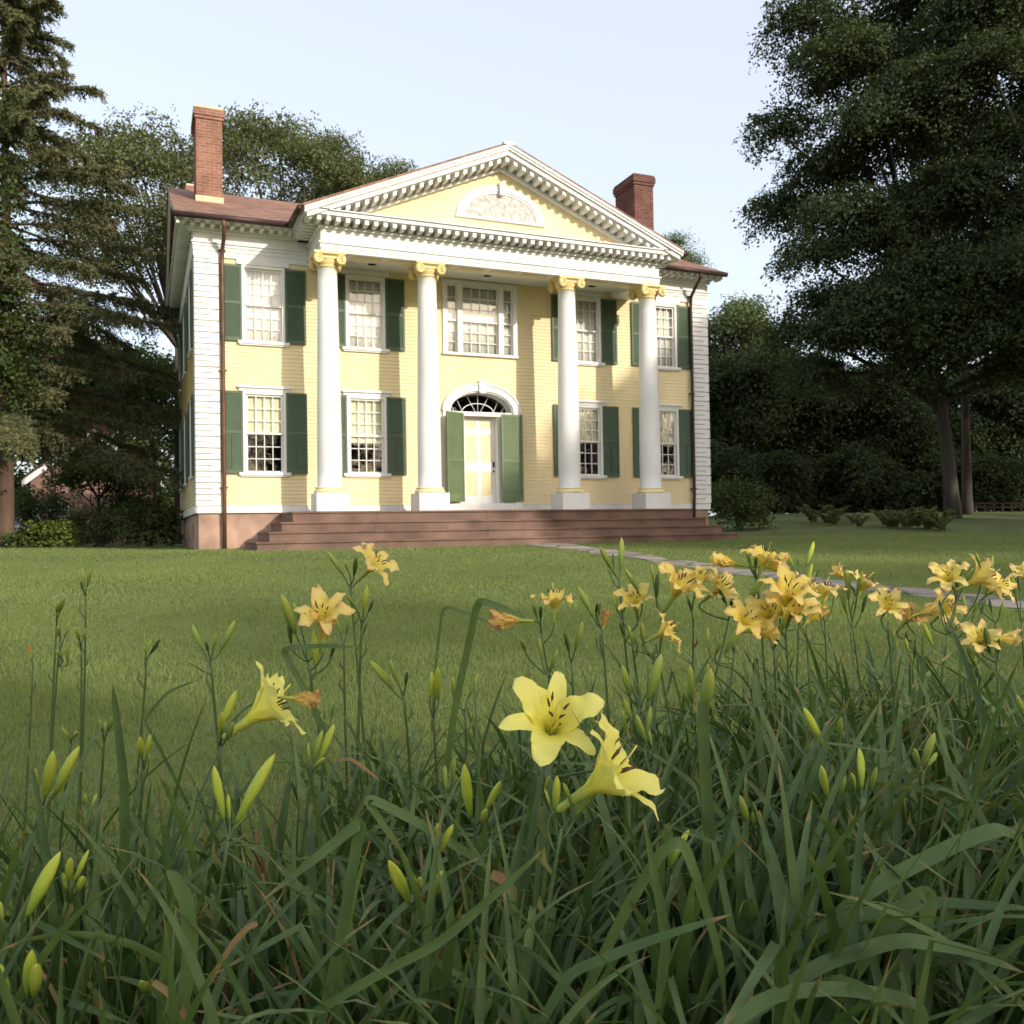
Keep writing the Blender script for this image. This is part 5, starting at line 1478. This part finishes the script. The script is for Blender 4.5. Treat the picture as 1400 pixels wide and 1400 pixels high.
# middle
S(2.0, (739, 860), (762, 985), 'stalk with a drooping spent orange bloom and an open peach bloom, centre', [(697, 848, 62, (-1, .05, .1), 'wilt', .22), (757, 818, 58, (.0, 1, .12), 'gold_petal', 1.12)], [(735, 846, 728, 826, 'buddark'), (739, 846, 740, 828, 'buddark')])
S(1.95, (823, 860), (833, 960), 'stalk with two slim buds and a brown withered flower', [(826, 850, 34, (.25, 1, .1), 'wilt', .12)], [(810, 842, 792, 802, None, 1.1), (818, 842, 822, 822, 'buddark'), (815, 838, 817, 826, 'buddark')])
S(1.95, (781, 905), (785, 985), 'short stalk with a V of two buds, centre', [], [(778, 892, 774, 864, 'buddark'), (786, 890, 797, 850)])
S(1.85, (760, 930), (766, 1010), 'stalk with small buds half hidden behind the open lemon bloom', [], [(752, 918, 762, 888), (740, 900, 738, 872), (718, 890, 714, 872)])
S(2.25, (846, 792), (862, 940), 'tallest stalk, with an upright bud in front of the right steps', [], [(848, 778, 851, 735, 'bud', 1.0), (835, 777, 820, 748), (839, 775, 838, 756, 'buddark'), (836, 790, 833, 780, 'buddark')])
S(2.1, (862, 865), (880, 980), 'stalk with a golden bloom facing the viewer, left one of the right hand cluster', [(868, 820, 56, (-.15, .75, .5), 'gold_petal', .80)], [(872, 808, 854, 776), (847, 840, 836, 812), (870, 880, 860, 855, 'bud'), (852, 868, 848, 850, 'buddark')])
S(2.05, (908, 845), (888, 960), 'stalk with the wide golden bloom turned right and an upright bud, middle cluster', [(929, 800, 78, (.35, .72, .35), 'gold_petal', .86)], [(897, 817, 900, 783, 'buddark'), (893, 795, 890, 772)])
S(2.1, (1000, 835), (965, 985), 'stalk with a ruffled peach bloom facing right, middle cluster', [(985, 803, 60, (.55, .55, .5), 'peach', .95)], [(992, 825, 984, 804, 'buddark'), (998, 830, 1002, 818, 'buddark')])
S(1.95, (897, 880), (916, 985), 'stalk with a bent golden bloom just below the middle cluster', [(912, 862, 58, (.75, .45, .25), 'gold_petal', 1.0)], [(866, 880, 858, 855), (880, 880, 876, 850), (893, 900, 898, 878, 'bud')])
S(1.55, (873, 968), (868, 1080), 'stalk with two big fat olive buds right of the open lemon bloom', [], [(886, 958, 905, 894, None, 1.15), (861, 950, 850, 909, None, 1.1), (872, 950, 866, 922, 'buddark')])
S(1.5, (880, 1022), (902, 1110), 'stalk with a loose column of green buds beside the lemon trumpet', [], [(864, 988, 852, 955), (856, 1005, 850, 970), (884, 1016, 868, 978, 'bud', 1.2), (884, 1005, 890, 965), (892, 1022, 884, 990), (898, 1015, 902, 998, 'buddark')])
S(1.5, (955, 985), (968, 1120), 'stalk with one large olive bud and two slim buds in the middle of the bed', [], [(960, 976, 978, 916, None, 1.3), (946, 962, 946, 910), (942, 965, 935, 942), (966, 938, 968, 908, 'bud')])
# right hand cluster
S(2.0, (1035, 790), (1048, 960), 'stalk with a golden bloom facing up and a closed orange bloom pointing left', [(1047, 760, 60, (.25, .9, .3), 'gold_petal', 1.05), (996, 769, 48, (-1, .22, .1), 'gold_petal', .10), (1058, 774, 48, (.9, .05, .3), 'gold_petal', .45)], [(1027, 775, 1019, 752), (1033, 776, 1034, 760, 'buddark'), (1022, 823, 1046, 784, 'bud', 1.1)])
S(2.15, (1095, 790), (1090, 960), 'stalk with a slanting pair of buds behind the golden blooms', [], [(1103, 772, 1113, 740, 'budbright'), (1085, 778, 1077, 756), (1092, 775, 1090, 762, 'buddark'), (1103, 802, 1109, 770, 'budbright'), (1115, 790, 1121, 778, 'buddark')])
S(1.9, (1075, 862), (1082, 960), 'stalk with two overlapping golden blooms facing up, right cluster', [(1078, 806, 74, (.1, .85, .5), 'gold_petal', .92), (1082, 832, 78, (.2, .75, .45), 'peach', .88)], [(1075, 860, 1082, 836, 'buddark'), (1100, 845, 1098, 815)])
S(1.9, (1005, 888), (990, 990), 'stalk with a withered star shaped peach bloom and a fat bud', [(1020, 846, 60, (.2, .55, .55), 'gold_petal', 1.1), (1040, 862, 52, (.85, .1, .3), 'gold_petal', .40)], [(992, 892, 1014, 854, None, 1.2), (970, 890, 967, 858), (978, 895, 988, 872, 'bud')])
S(2.05, (1128, 850), (1135, 985), 'stalk with a small peach bloom in profile right of the golden pair', [(1128, 806, 50, (.1, 1, .1), 'peach', 1.05), (1112, 842, 46, (.7, .7, .1), 'gold_petal', .35)], [(1138, 830, 1143, 808, 'bud'), (1122, 845, 1119, 820)])
S(2.15, (1165, 848), (1185, 985), 'stalk with two tall upright buds and a peach bloom peeping out behind', [(1182, 797, 52, (.4, .85, .2), 'peach', .95), (1150, 786, 30, (-.7, .7, .2), 'peach', .4)], [(1160, 820, 1157, 778, 'bud'), (1158, 840, 1150, 803, 'bud', 1.15), (1172, 815, 1178, 780), (1178, 838, 1186, 812, 'buddark')])
S(2.3, (1214, 850), (1222, 960), 'stalk with a neat peach bloom facing the viewer, alone over the lawn', [(1215, 826, 50, (.0, .7, .8), 'peach', 1.0)], [(1222, 878, 1219, 858), (1216, 885, 1214, 868, 'buddark'), (1226, 890, 1225, 872)])
S(2.3, (1252, 868), (1262, 960), 'stalk with a spent pale orange bloom in front of the path', [(1245, 843, 48, (.3, .6, .5), 'wilt', .8), (1268, 836, 42, (.95, .3, .1), 'peach', .28)], [(1275, 882, 1260, 850, 'budbright', 1.1), (1238, 880, 1240, 862, 'buddark')])
S(2.2, (1296, 868), (1280, 985), 'leaning stalk with two peach blooms and a dark bud at the right', [(1297, 787, 52, (-.45, .65, .5), 'peach', 1.05), (1343, 790, 66, (.85, .45, .2), 'peach', .85)], [(1309, 808, 1312, 766, 'buddark', 1.0), (1318, 800, 1330, 776), (1340, 775, 1336, 756), (1356, 780, 1358, 760), (1290, 842, 1284, 820, 'buddark')])
S(2.35, (1310, 872), (1326, 985), 'stalk with a ruffled peach bloom seen from behind near the path end', [(1293, 832, 54, (.2, .6, .7), 'peach', 1.0)], [(1320, 838, 1316, 812), (1330, 845, 1336, 820), (1340, 840, 1349, 818, 'buddark')])
S(1.9, (1363, 900), (1377, 1070), 'nearest stalk at the right edge with two dark buds and a ragged peach bloom', [(1341, 874, 54, (-.3, .5, .6), 'peach', .8), (1372, 873, 44, (1, .15, .1), 'peach', .25)], [(1354, 892, 1344, 858, 'buddark', 1.1), (1365, 894, 1366, 872, 'buddark')])
S(2.3, (1396, 850), (1402, 985), 'stalk cut by the right edge with a peach bloom', [(1400, 783, 44, (-.4, .8, .2), 'peach', .9)], [(1388, 812, 1384, 788), (1394, 806, 1392, 780, 'buddark')])
S(2.2, (1245, 905), (1250, 1000), 'stalk with two small drooping buds behind the leaf arch', [], [(1242, 892, 1236, 872), (1250, 900, 1253, 880, 'buddark')])
S(2.0, (1335, 925), (1340, 1020), 'stalk with a single slanting bud below the dark buds', [], [(1335, 912, 1322, 882, 'bud'), (1352, 930, 1362, 912)])
S(2.1, (948, 850), (944, 985), 'stalk with a golden bloom tucked behind the wide one, middle cluster', [(957, 790, 50, (.2, .8, .2), 'gold_petal', 1.0)], [(946, 838, 940, 816, 'buddark')])
S(1.95, (1058, 880), (1062, 985), 'stalk with a low golden bloom beneath the overlapping pair', [(1052, 838, 62, (-.3, .75, .55), 'gold_petal', .95)], [(1062, 878, 1068, 852), (1052, 872, 1046, 850, 'buddark')])
S(2.2, (1102, 848), (1108, 985), 'stalk with a golden bloom right behind the overlapping pair', [(1104, 800, 54, (.45, .7, .3), 'gold_petal', 1.0)], [(1108, 838, 1114, 818)])
S(2.25, (1360, 850), (1372, 985), 'stalk with a peach bloom behind the profile bloom at the right', [(1366, 800, 52, (.4, .6, .6), 'peach', 1.0)], [(1356, 838, 1352, 818, 'buddark'), (1366, 842, 1372, 822)])
# buds in the right foreground
S(1.35, (1130, 1040), (1128, 1180), 'stalk with one bright slanting bud in the right foreground', [], [(1126, 1022, 1098, 965, 'budbright', 1.0), (1147, 1010, 1149, 982), (1135, 1045, 1143, 1028, 'buddark')])
S(1.3, (1132, 1098), (1126, 1240), 'stalk with a short bright bud between two bright ones', [], [(1131, 1090, 1124, 1046, 'budbright', 1.1), (1148, 1090, 1156, 1062), (1120, 1100, 1110, 1085, 'buddark')])
S(1.28, (1177, 1092), (1164, 1240), 'stalk with an upright bright bud flanked by two green ones', [], [(1178, 1078, 1176, 1022, 'budbright', 1.1), (1168, 1082, 1164, 1056), (1190, 1082, 1198, 1048)])
S(1.4, (1262, 1055), (1240, 1220), 'stalk with a clenched cluster of dull green buds at right', [], [(1262, 1046, 1279, 1002, 'bud', 1.3), (1256, 1046, 1252, 1022, 'bud', 1.3), (1268, 1048, 1282, 1028, 'bud', 1.2), (1252, 1048, 1246, 1030, 'buddark', 1.2)])
S(1.7, (1402, 985), (1406, 1080), 'stalk at the right edge with a fat bud cut by the picture edge', [], [(1402, 982, 1390, 950, 'bud', 1.2)])
S(1.3, (1032, 1138), (1042, 1280), 'short stalk with three small buds low in the middle right', [], [(1024, 1132, 1010, 1088, 'bud'), (1030, 1134, 1027, 1108, 'bud'), (1038, 1132, 1038, 1110, 'bud')])
S(1.2, (918, 1196), (904, 1300), 'short stalk with a leafy bright bud low in the centre', [], [(916, 1184, 942, 1134, 'budbright', 1.0), (914, 1186, 922, 1152, 'bud', 1.1)])
S(1.5, (1250, 1140), (1236, 1250), 'stalk bearing one thin upright bud beside the big folded leaf', [], [(1238, 1128, 1236, 1090, 'bud', .7)])
# lower middle
S(1.25, (652, 1128), (656, 1240), 'stalk with a big bright bud and a slanting bud, lower centre', [], [(644, 1118, 630, 1046, 'budbright', 1.0), (662, 1112, 686, 1066, 'budbright', .9), (660, 1125, 664, 1106, 'budbright', 1.2)])
S(1.4, (612, 1090), (616, 1200), 'stalk with small bright buds behind the big bright bud', [], [(610, 1082, 608, 1046, 'bud'), (618, 1070, 622, 1035, 'bud')])
S(1.15, (566, 1245), (556, 1390), 'low stalk with one long bright bud and two stubby ones, lower centre', [], [(560, 1236, 536, 1172, 'budbright', 1.0), (567, 1222, 565, 1198, 'budbright', 1.1), (573, 1222, 574, 1200, 'bud', 1.1)])
S(1.18, (590, 1222), (580, 1380), 'low stalk with a close set of upright bright buds, lower centre', [], [(590, 1206, 593, 1160, 'budbright', 1.0), (596, 1224, 604, 1192, 'budbright'), (602, 1166, 617, 1128, 'budbright', 1.0), (594, 1150, 600, 1128, 'bud', 1.2)])
# left foreground
S(1.2, (312, 1150), (288, 1330), 'stalk with a long curved bright bud and a short one, left foreground', [], [(322, 1126, 376, 1030, 'budbright', .85), (306, 1120, 294, 1046, 'budbright', .9), (314, 1120, 312, 1086, 'budbright'), (320, 1134, 336, 1112, 'bud')])
S(1.35, (55, 1100), (22, 1260), 'stalk with a broad bunch of bright buds at the left', [], [(74, 1086, 108, 1018, 'budbright', .95), (62, 1090, 72, 1026, 'budbright', 1.0), (52, 1088, 48, 1050, 'bud'), (68, 1095, 92, 1062, 'bud'), (60, 1096, 76, 1078, 'budbright')])
S(1.1, (26, 1262), (18, 1400), 'stalk with one long fat yellow-green bud at the left edge', [], [(36, 1254, 80, 1166, 'budbright', 1.05), (4, 1262, 0, 1232, 'bud', 1.2)])
S(1.15, (93, 1226), (58, 1390), 'stalk with a crown of small bright buds, left foreground', [], [(101, 1206, 121, 1162, 'budbright', .9), (94, 1206, 97, 1174, 'budbright'), (88, 1212, 86, 1192, 'budbright', 1.2), (106, 1218, 116, 1200, 'budbright', 1.2), (92, 1220, 88, 1206, 'bud', 1.2)])
S(1.05, (34, 1372), (36, 1400), 'stalk with short buds in the bottom left corner', [], [(38, 1360, 42, 1298, 'budbright'), (14, 1370, 2, 1318, 'budbright', 1.1), (46, 1362, 56, 1318, 'budbright')])
S(1.1, (200, 1365), (206, 1400), 'short stalk with a tuft of tiny buds near the bottom left', [], [(197, 1358, 194, 1338, 'bud', 1.3), (204, 1360, 208, 1340, 'bud', 1.3), (201, 1358, 201, 1342, 'bud', 1.3)])
S(1.5, (123, 1110), (116, 1230), 'thin stalk with three tiny buds at the left', [], [(120, 1104, 116, 1084, 'bud', 1.2), (126, 1104, 132, 1084, 'bud', 1.2)])
S(1.6, (197, 1046), (182, 1160), 'thin stalk with a small forked bud pair left of the lemon bloom', [], [(194, 1036, 189, 1008, 'budbright'), (200, 1036, 205, 1004, 'budbright'), (203, 1044, 204, 1030, 'bud', 1.2)])
S(1.9, (143, 1004), (136, 1110), 'thin stalk with a tight bunch of buds over the left lawn', [], [(140, 1000, 136, 984, 'bud', 1.3), (147, 1000, 156, 976, 'bud'), (144, 1000, 143, 984, 'bud', 1.3)])
S(1.9, (97, 1012), (88, 1110), 'thin stalk with a small open bud pair near the left edge', [], [(94, 1008, 85, 994, 'budbright'), (100, 1008, 106, 1000, 'bud', 1.2)])
S(2.4, (117, 812), (108, 1080), 'tallest thin stalk at the left with a forked pair of buds at its tip', [], [(115, 802, 113, 776, 'bud'), (119, 802, 126, 776, 'bud'), (113, 806, 110, 792, 'bud')], r=.0027)
S(2.4, (78, 846), (68, 1080), 'thin stalk with a nodding bud cluster left of the tallest one', [], [(78, 838, 80, 822, 'bud', 1.3), (82, 836, 88, 816, 'bud')], r=.0027)
S(2.3, (82, 875), (70, 1080), 'thin stalk with small buds below the nodding cluster', [], [(82, 870, 78, 856, 'bud', 1.2), (88, 872, 98, 848, 'bud'), (92, 905, 92, 878, 'bud'), (84, 900, 76, 888, 'bud', 1.2)], r=.0027)
S(2.3, (111, 884), (106, 1080), 'thin stalk with a pinkish bract and small buds at the left', [], [(109, 876, 104, 858, 'bud'), (113, 876, 118, 858, 'bud')], r=.0027)
S(2.2, (201, 902), (184, 1080), 'thin lone stalk with a leaning bud tuft, left lawn', [], [(200, 892, 206, 874, 'bud', 1.2), (205, 894, 220, 874, 'buddark'), (199, 894, 198, 884, 'bud', 1.3)], r=.0027)
S(2.2, (45, 912), (35, 1090), 'thin withered stalk with a dry tip at the far left', [(41, 890, 17, (-.15, 1, .1), 'wilt', .06)], [], r=.0026)

# ------------------------------------------------------------------ leaf clumps
def blade_strip(P, W, up):
    """P (n,3) centre line, W (n,) half widths -> V-shaped strap, 3 verts across"""
    T = unit(np.gradient(P, axis=0)); S_ = unit(np.cross(T, up)); N = np.cross(S_, T)
    v = np.stack([P - S_ * W[:, None] + N * (W * .35)[:, None], P, P + S_ * W[:, None] + N * (W * .35)[:, None]], 1)
    return v.reshape(-1, 3)
def strip_attr(n, m=1): return {'across': np.tile([-1., 0., 1.], n * m), 'along': np.tile(np.repeat(np.linspace(0, 1, n), 3), m)}
def strip_faces(n, off):
    i = np.arange(n - 1)[:, None] * 3
    return np.concatenate([i + np.array([[0, 1, 4, 3]]), i + np.array([[1, 2, 5, 4]])]) + off

def clump(center, label, nb, seed, length=.62, lean=(0, 0), wmul=1.0, up=1.0, dryf=.05, kinkf=.22):
    rng = np.random.default_rng(seed)
    c = np.array(center, float); c[2] = float(gz(c[0], c[1]))
    t = thing('daylily_clump', c, label, 'plant', 'daylily leaf clumps in the flower bed')
    NS = 15; VV = {0: [], 1: []}; FF = {0: [], 1: []}; RR = {0: [], 1: []}; off = {0: 0, 1: 0}
    for k in range(nb):
        dry = 1 if rng.uniform() < dryf else 0
        a = rng.uniform(0, 6.283); d = np.array([math.cos(a), math.sin(a)]) + np.array(lean)
        dn = d / (np.linalg.norm(d) + 1e-6)
        b = c + np.array([rng.normal() * .075, rng.normal() * .075, -.01])
        L = length * rng.uniform(.6, 1.22) * (.75 if dry else 1)
        e0 = R(rng.uniform(66, 89)) ; bend = R(rng.uniform(12, 110)) / up * (1.4 if dry else 1)
        s = np.linspace(0, 1, NS); el = e0 - bend * s ** rng.uniform(1.3, 2.6)
        if rng.uniform() < kinkf:                                        # a snapped leaf
            kp = rng.uniform(.5, .85); el = np.where(s > kp, np.minimum(el, R(rng.uniform(-75, 5))), e0 - (e0 - R(50)) * s * .3)
        sw = np.cumsum(rng.normal(size=NS) * .018); az = math.atan2(dn[1], dn[0]) + sw + rng.normal() * .1
        st = np.stack([np.cos(el) * np.cos(az), np.cos(el) * np.sin(az), np.sin(el)], 1) * (L / (NS - 1))
        P = b + np.concatenate([[np.zeros(3)], np.cumsum(st[:-1], 0)])
        P[:, 2] = np.maximum(P[:, 2], gz(P[:, 0], P[:, 1]) + .012)
        w0 = rng.uniform(.0045, .0090) * wmul * (.6 if dry else 1)
        W = w0 * np.interp(s, [0, .15, .5, .8, .93, 1], [.75, .95, 1, .72, .38, .04])
        tw = rng.normal() * .5
        side = np.array([-math.sin(az[0]), math.cos(az[0]), 0]); T0 = unit(np.gradient(P, axis=0))
        N0 = np.cross(side, T0); N0 = unit(N0 * math.cos(tw) + side * math.sin(tw))
        if N0[0, 2] < 0: N0 = -N0
        VV[dry].append(blade_strip(P, W, N0)); FF[dry].append(strip_faces(NS, off[dry])); off[dry] += NS * 3
        q = rng.uniform(0, 1); RR[dry].append(np.full(NS * 3, q) + (.25 * np.repeat(s, 3) ** 4 if not dry else 0))
    for dry, nm, mt in ((0, 'leaves', 'blade'), (1, 'dry_leaves', 'dry')):
        if VV[dry]: big_mesh(nm, np.concatenate(VV[dry]), np.concatenate(FF[dry]), M[mt], t, {'rnd': np.clip(np.concatenate(RR[dry]), 0, 1), **strip_attr(NS, len(VV[dry]))}, c, smooth=True)
    return t

def hero_leaf(parent, pts, w, depth, mat='blade', q=.6, face=(0, .2, 1)):
    """a single leaf through photo points (x, y[, depth])"""
    P = np.array([at(p[0], p[1], p[2] if len(p) > 2 else depth) for p in pts])
    t = np.linspace(0, len(P) - 1, 26); i = np.minimum(t.astype(int), len(P) - 2); f = (t - i)[:, None]
    Pm = P[i] * (1 - f) + P[i + 1] * f
    for _ in range(2): Pm[1:-1] = (Pm[:-2] + 2 * Pm[1:-1] + Pm[2:]) / 4
    s = np.linspace(0, 1, 26); W = w * np.interp(s, [0, .2, .6, .85, .95, 1], [.85, 1, 1, .7, .35, .04])
    up = np.repeat(dirv(face)[None], 26, 0); W = W * .84
    c = np.array(parent.location)
    big_mesh('leaf', blade_strip(Pm, W, up), strip_faces(26, 0), M[mat], parent, {'rnd': np.full(78, q), **strip_attr(26)}, c, smooth=True)

ROWS = [ # depth, list of x (m right of the axis), length, name of the row
    (.98, (-.62, -.36, -.12, .12, .36, .62), .47, 'front row'),
    (1.25, (-.80, -.54, -.28, -.02, .25, .52, .80), .50, 'second row'),
    (1.55, (-.98, -.68, -.40, -.10, .18, .45, .74, 1.02), .53, 'third row'),
    (1.9, (-.30, -.02, .26, .55, .85, 1.15), .50, 'fourth row'),
    (2.3, (.12, .45, .80, 1.15, 1.45), .46, 'fifth row'),
    (2.75, (.75, 1.15, 1.55, 1.9), .43, 'back row')]
ORD = ['leftmost', 'second from left', 'third from left', 'fourth from left', 'fifth from left', 'sixth from left', 'seventh from left', 'rightmost']
CL = {}
for ri, (d, xs, L, rn) in enumerate(ROWS):
    for ci, x in enumerate(xs):
        rr = random.Random(ri * 50 + ci)
        p = RV * (x + rr.uniform(-.04, .04)) + FV * (d + rr.uniform(-.06, .06))
        right = x / d > .18
        od = 'rightmost' if ci == len(xs) - 1 else ORD[ci]
        lean = (.75 * CAM_R[0], .75 * CAM_R[1]) if right and ri < 3 else (.0, .0)
        look = 'leaves arching right' if right and ri < 3 else ('narrow upright leaves' if x < -.5 * d else 'dense crossing leaves')
        nb = {0: 96, 1: 108, 2: 104, 3: 98, 4: 92, 5: 84}[ri]
        if x / d < -.42: nb = int(nb * .62)
        CL[ri, ci] = clump(p, f'daylily clump with {look}, {od} in the {rn}', nb, 1000 + ri * 50 + ci, L * (1.12 if right else .95), lean, 1.08 if right else .9, 1.0 if not (x / d < -.42) else 1.5, .12 if x < .1 else .05)
H = hero_leaf
H(CL[2, 4], [(605, 1080), (622, 960), (640, 880), (651, 824), (662, 823), (690, 832), (716, 846)], .0095, 1.68, face=(.7, .2, 1))
H(CL[2, 4], [(590, 1000), (594, 920), (602, 850), (606, 829), (625, 834), (668, 850), (700, 880)], .004, 1.9, face=(.7, .2, 1))
H(CL[2, 2], [(448, 1010), (418, 945), (390, 898), (388, 889), (400, 886), (445, 883), (492, 885)], .0075, 1.75, face=(.2, .6, 1))
H(CL[2, 1], [(180, 1400), (172, 1200), (172, 1080), (160, 980), (154, 935)], .008, 1.3, q=.3)
H(CL[2, 1], [(262, 1110), (212, 1010), (196, 985), (230, 945), (275, 928)], .004, 1.7, q=.5)
H(CL[0, 5], [(1120, 1400), (1190, 1290), (1240, 1238), (1262, 1222), (1270, 1226), (1262, 1290), (1252, 1390)], .0115, .98, q=.75, face=(-.1, .3, 1))
H(CL[0, 5], [(1010, 1400), (1120, 1320), (1230, 1285), (1320, 1300), (1400, 1330)], .010, .95, q=.6, face=(0, 1, .7))
H(CL[0, 5], [(1040, 1330), (1160, 1255), (1280, 1235), (1420, 1244)], .011, 1.05, q=.4, face=(0, 1, .5))
H(CL[0, 5], [(1100, 1290), (1200, 1210), (1320, 1150), (1365, 1135), (1390, 1145), (1400, 1170)], .012, 1.1, q=.8, face=(.1, 1, .6))
H(CL[0, 4], [(1000, 1400), (1060, 1360), (1140, 1352), (1230, 1365), (1262, 1380), (1262, 1420)], .009, .9, q=.85, face=(.1, 1, .7))
H(CL[0, 3], [(780, 1400), (850, 1250), (905, 1160), (930, 1148), (945, 1180), (985, 1310), (992, 1400)], .008, 1.02, q=.7, face=(.3, .4, 1))
H(CL[0, 3], [(960, 960), (962, 1030), (970, 1150), (965, 1240)], .010, 1.25, q=.35)
H(CL[0, 2], [(440, 1400), (470, 1270), (490, 1150), (496, 1126), (488, 1128), (430, 1175), (360, 1230)], .009, 1.05, q=.6, face=(-.4, .3, 1))
H(CL[1, 2], [(660, 1180), (580, 1130), (520, 1098), (502, 1092), (512, 1110), (560, 1180)], .008, 1.25, q=.8, face=(0, .8, 1))
H(CL[0, 2], [(420, 1390), (520, 1330), (600, 1290), (680, 1220), (745, 1160)], .006, .95, q=.5)
H(CL[0, 3], [(740, 1400), (780, 1330), (880, 1290), (1000, 1250)], .007, .95, q=.25, face=(0, 1, .7))
H(CL[0, 3], [(900, 1380), (910, 1290), (905, 1250), (880, 1120)], .007, 1.0, q=.6)
H(CL[0, 1], [(246, 1400), (262, 1290), (255, 1230), (240, 1200), (228, 1190)], .0095, .98, q=.7, face=(.4, .2, 1))
H(CL[0, 1], [(352, 1262), (338, 1268), (318, 1290), (296, 1326), (284, 1350)], .004, 1.05, 'dry', .5)
H(CL[0, 1], [(210, 1342), (230, 1355), (250, 1380), (258, 1402)], .005, .98, 'dry', .6)
H(CL[1, 2], [(462, 1040), (480, 1038), (500, 1052), (520, 1068)], .0045, 1.5, 'dry', .3, (0, 1, .6))
H(CL[1, 3], [(672, 1196), (684, 1200), (700, 1218), (704, 1236)], .008, 1.15, 'dry', .5, (0, .6, 1))
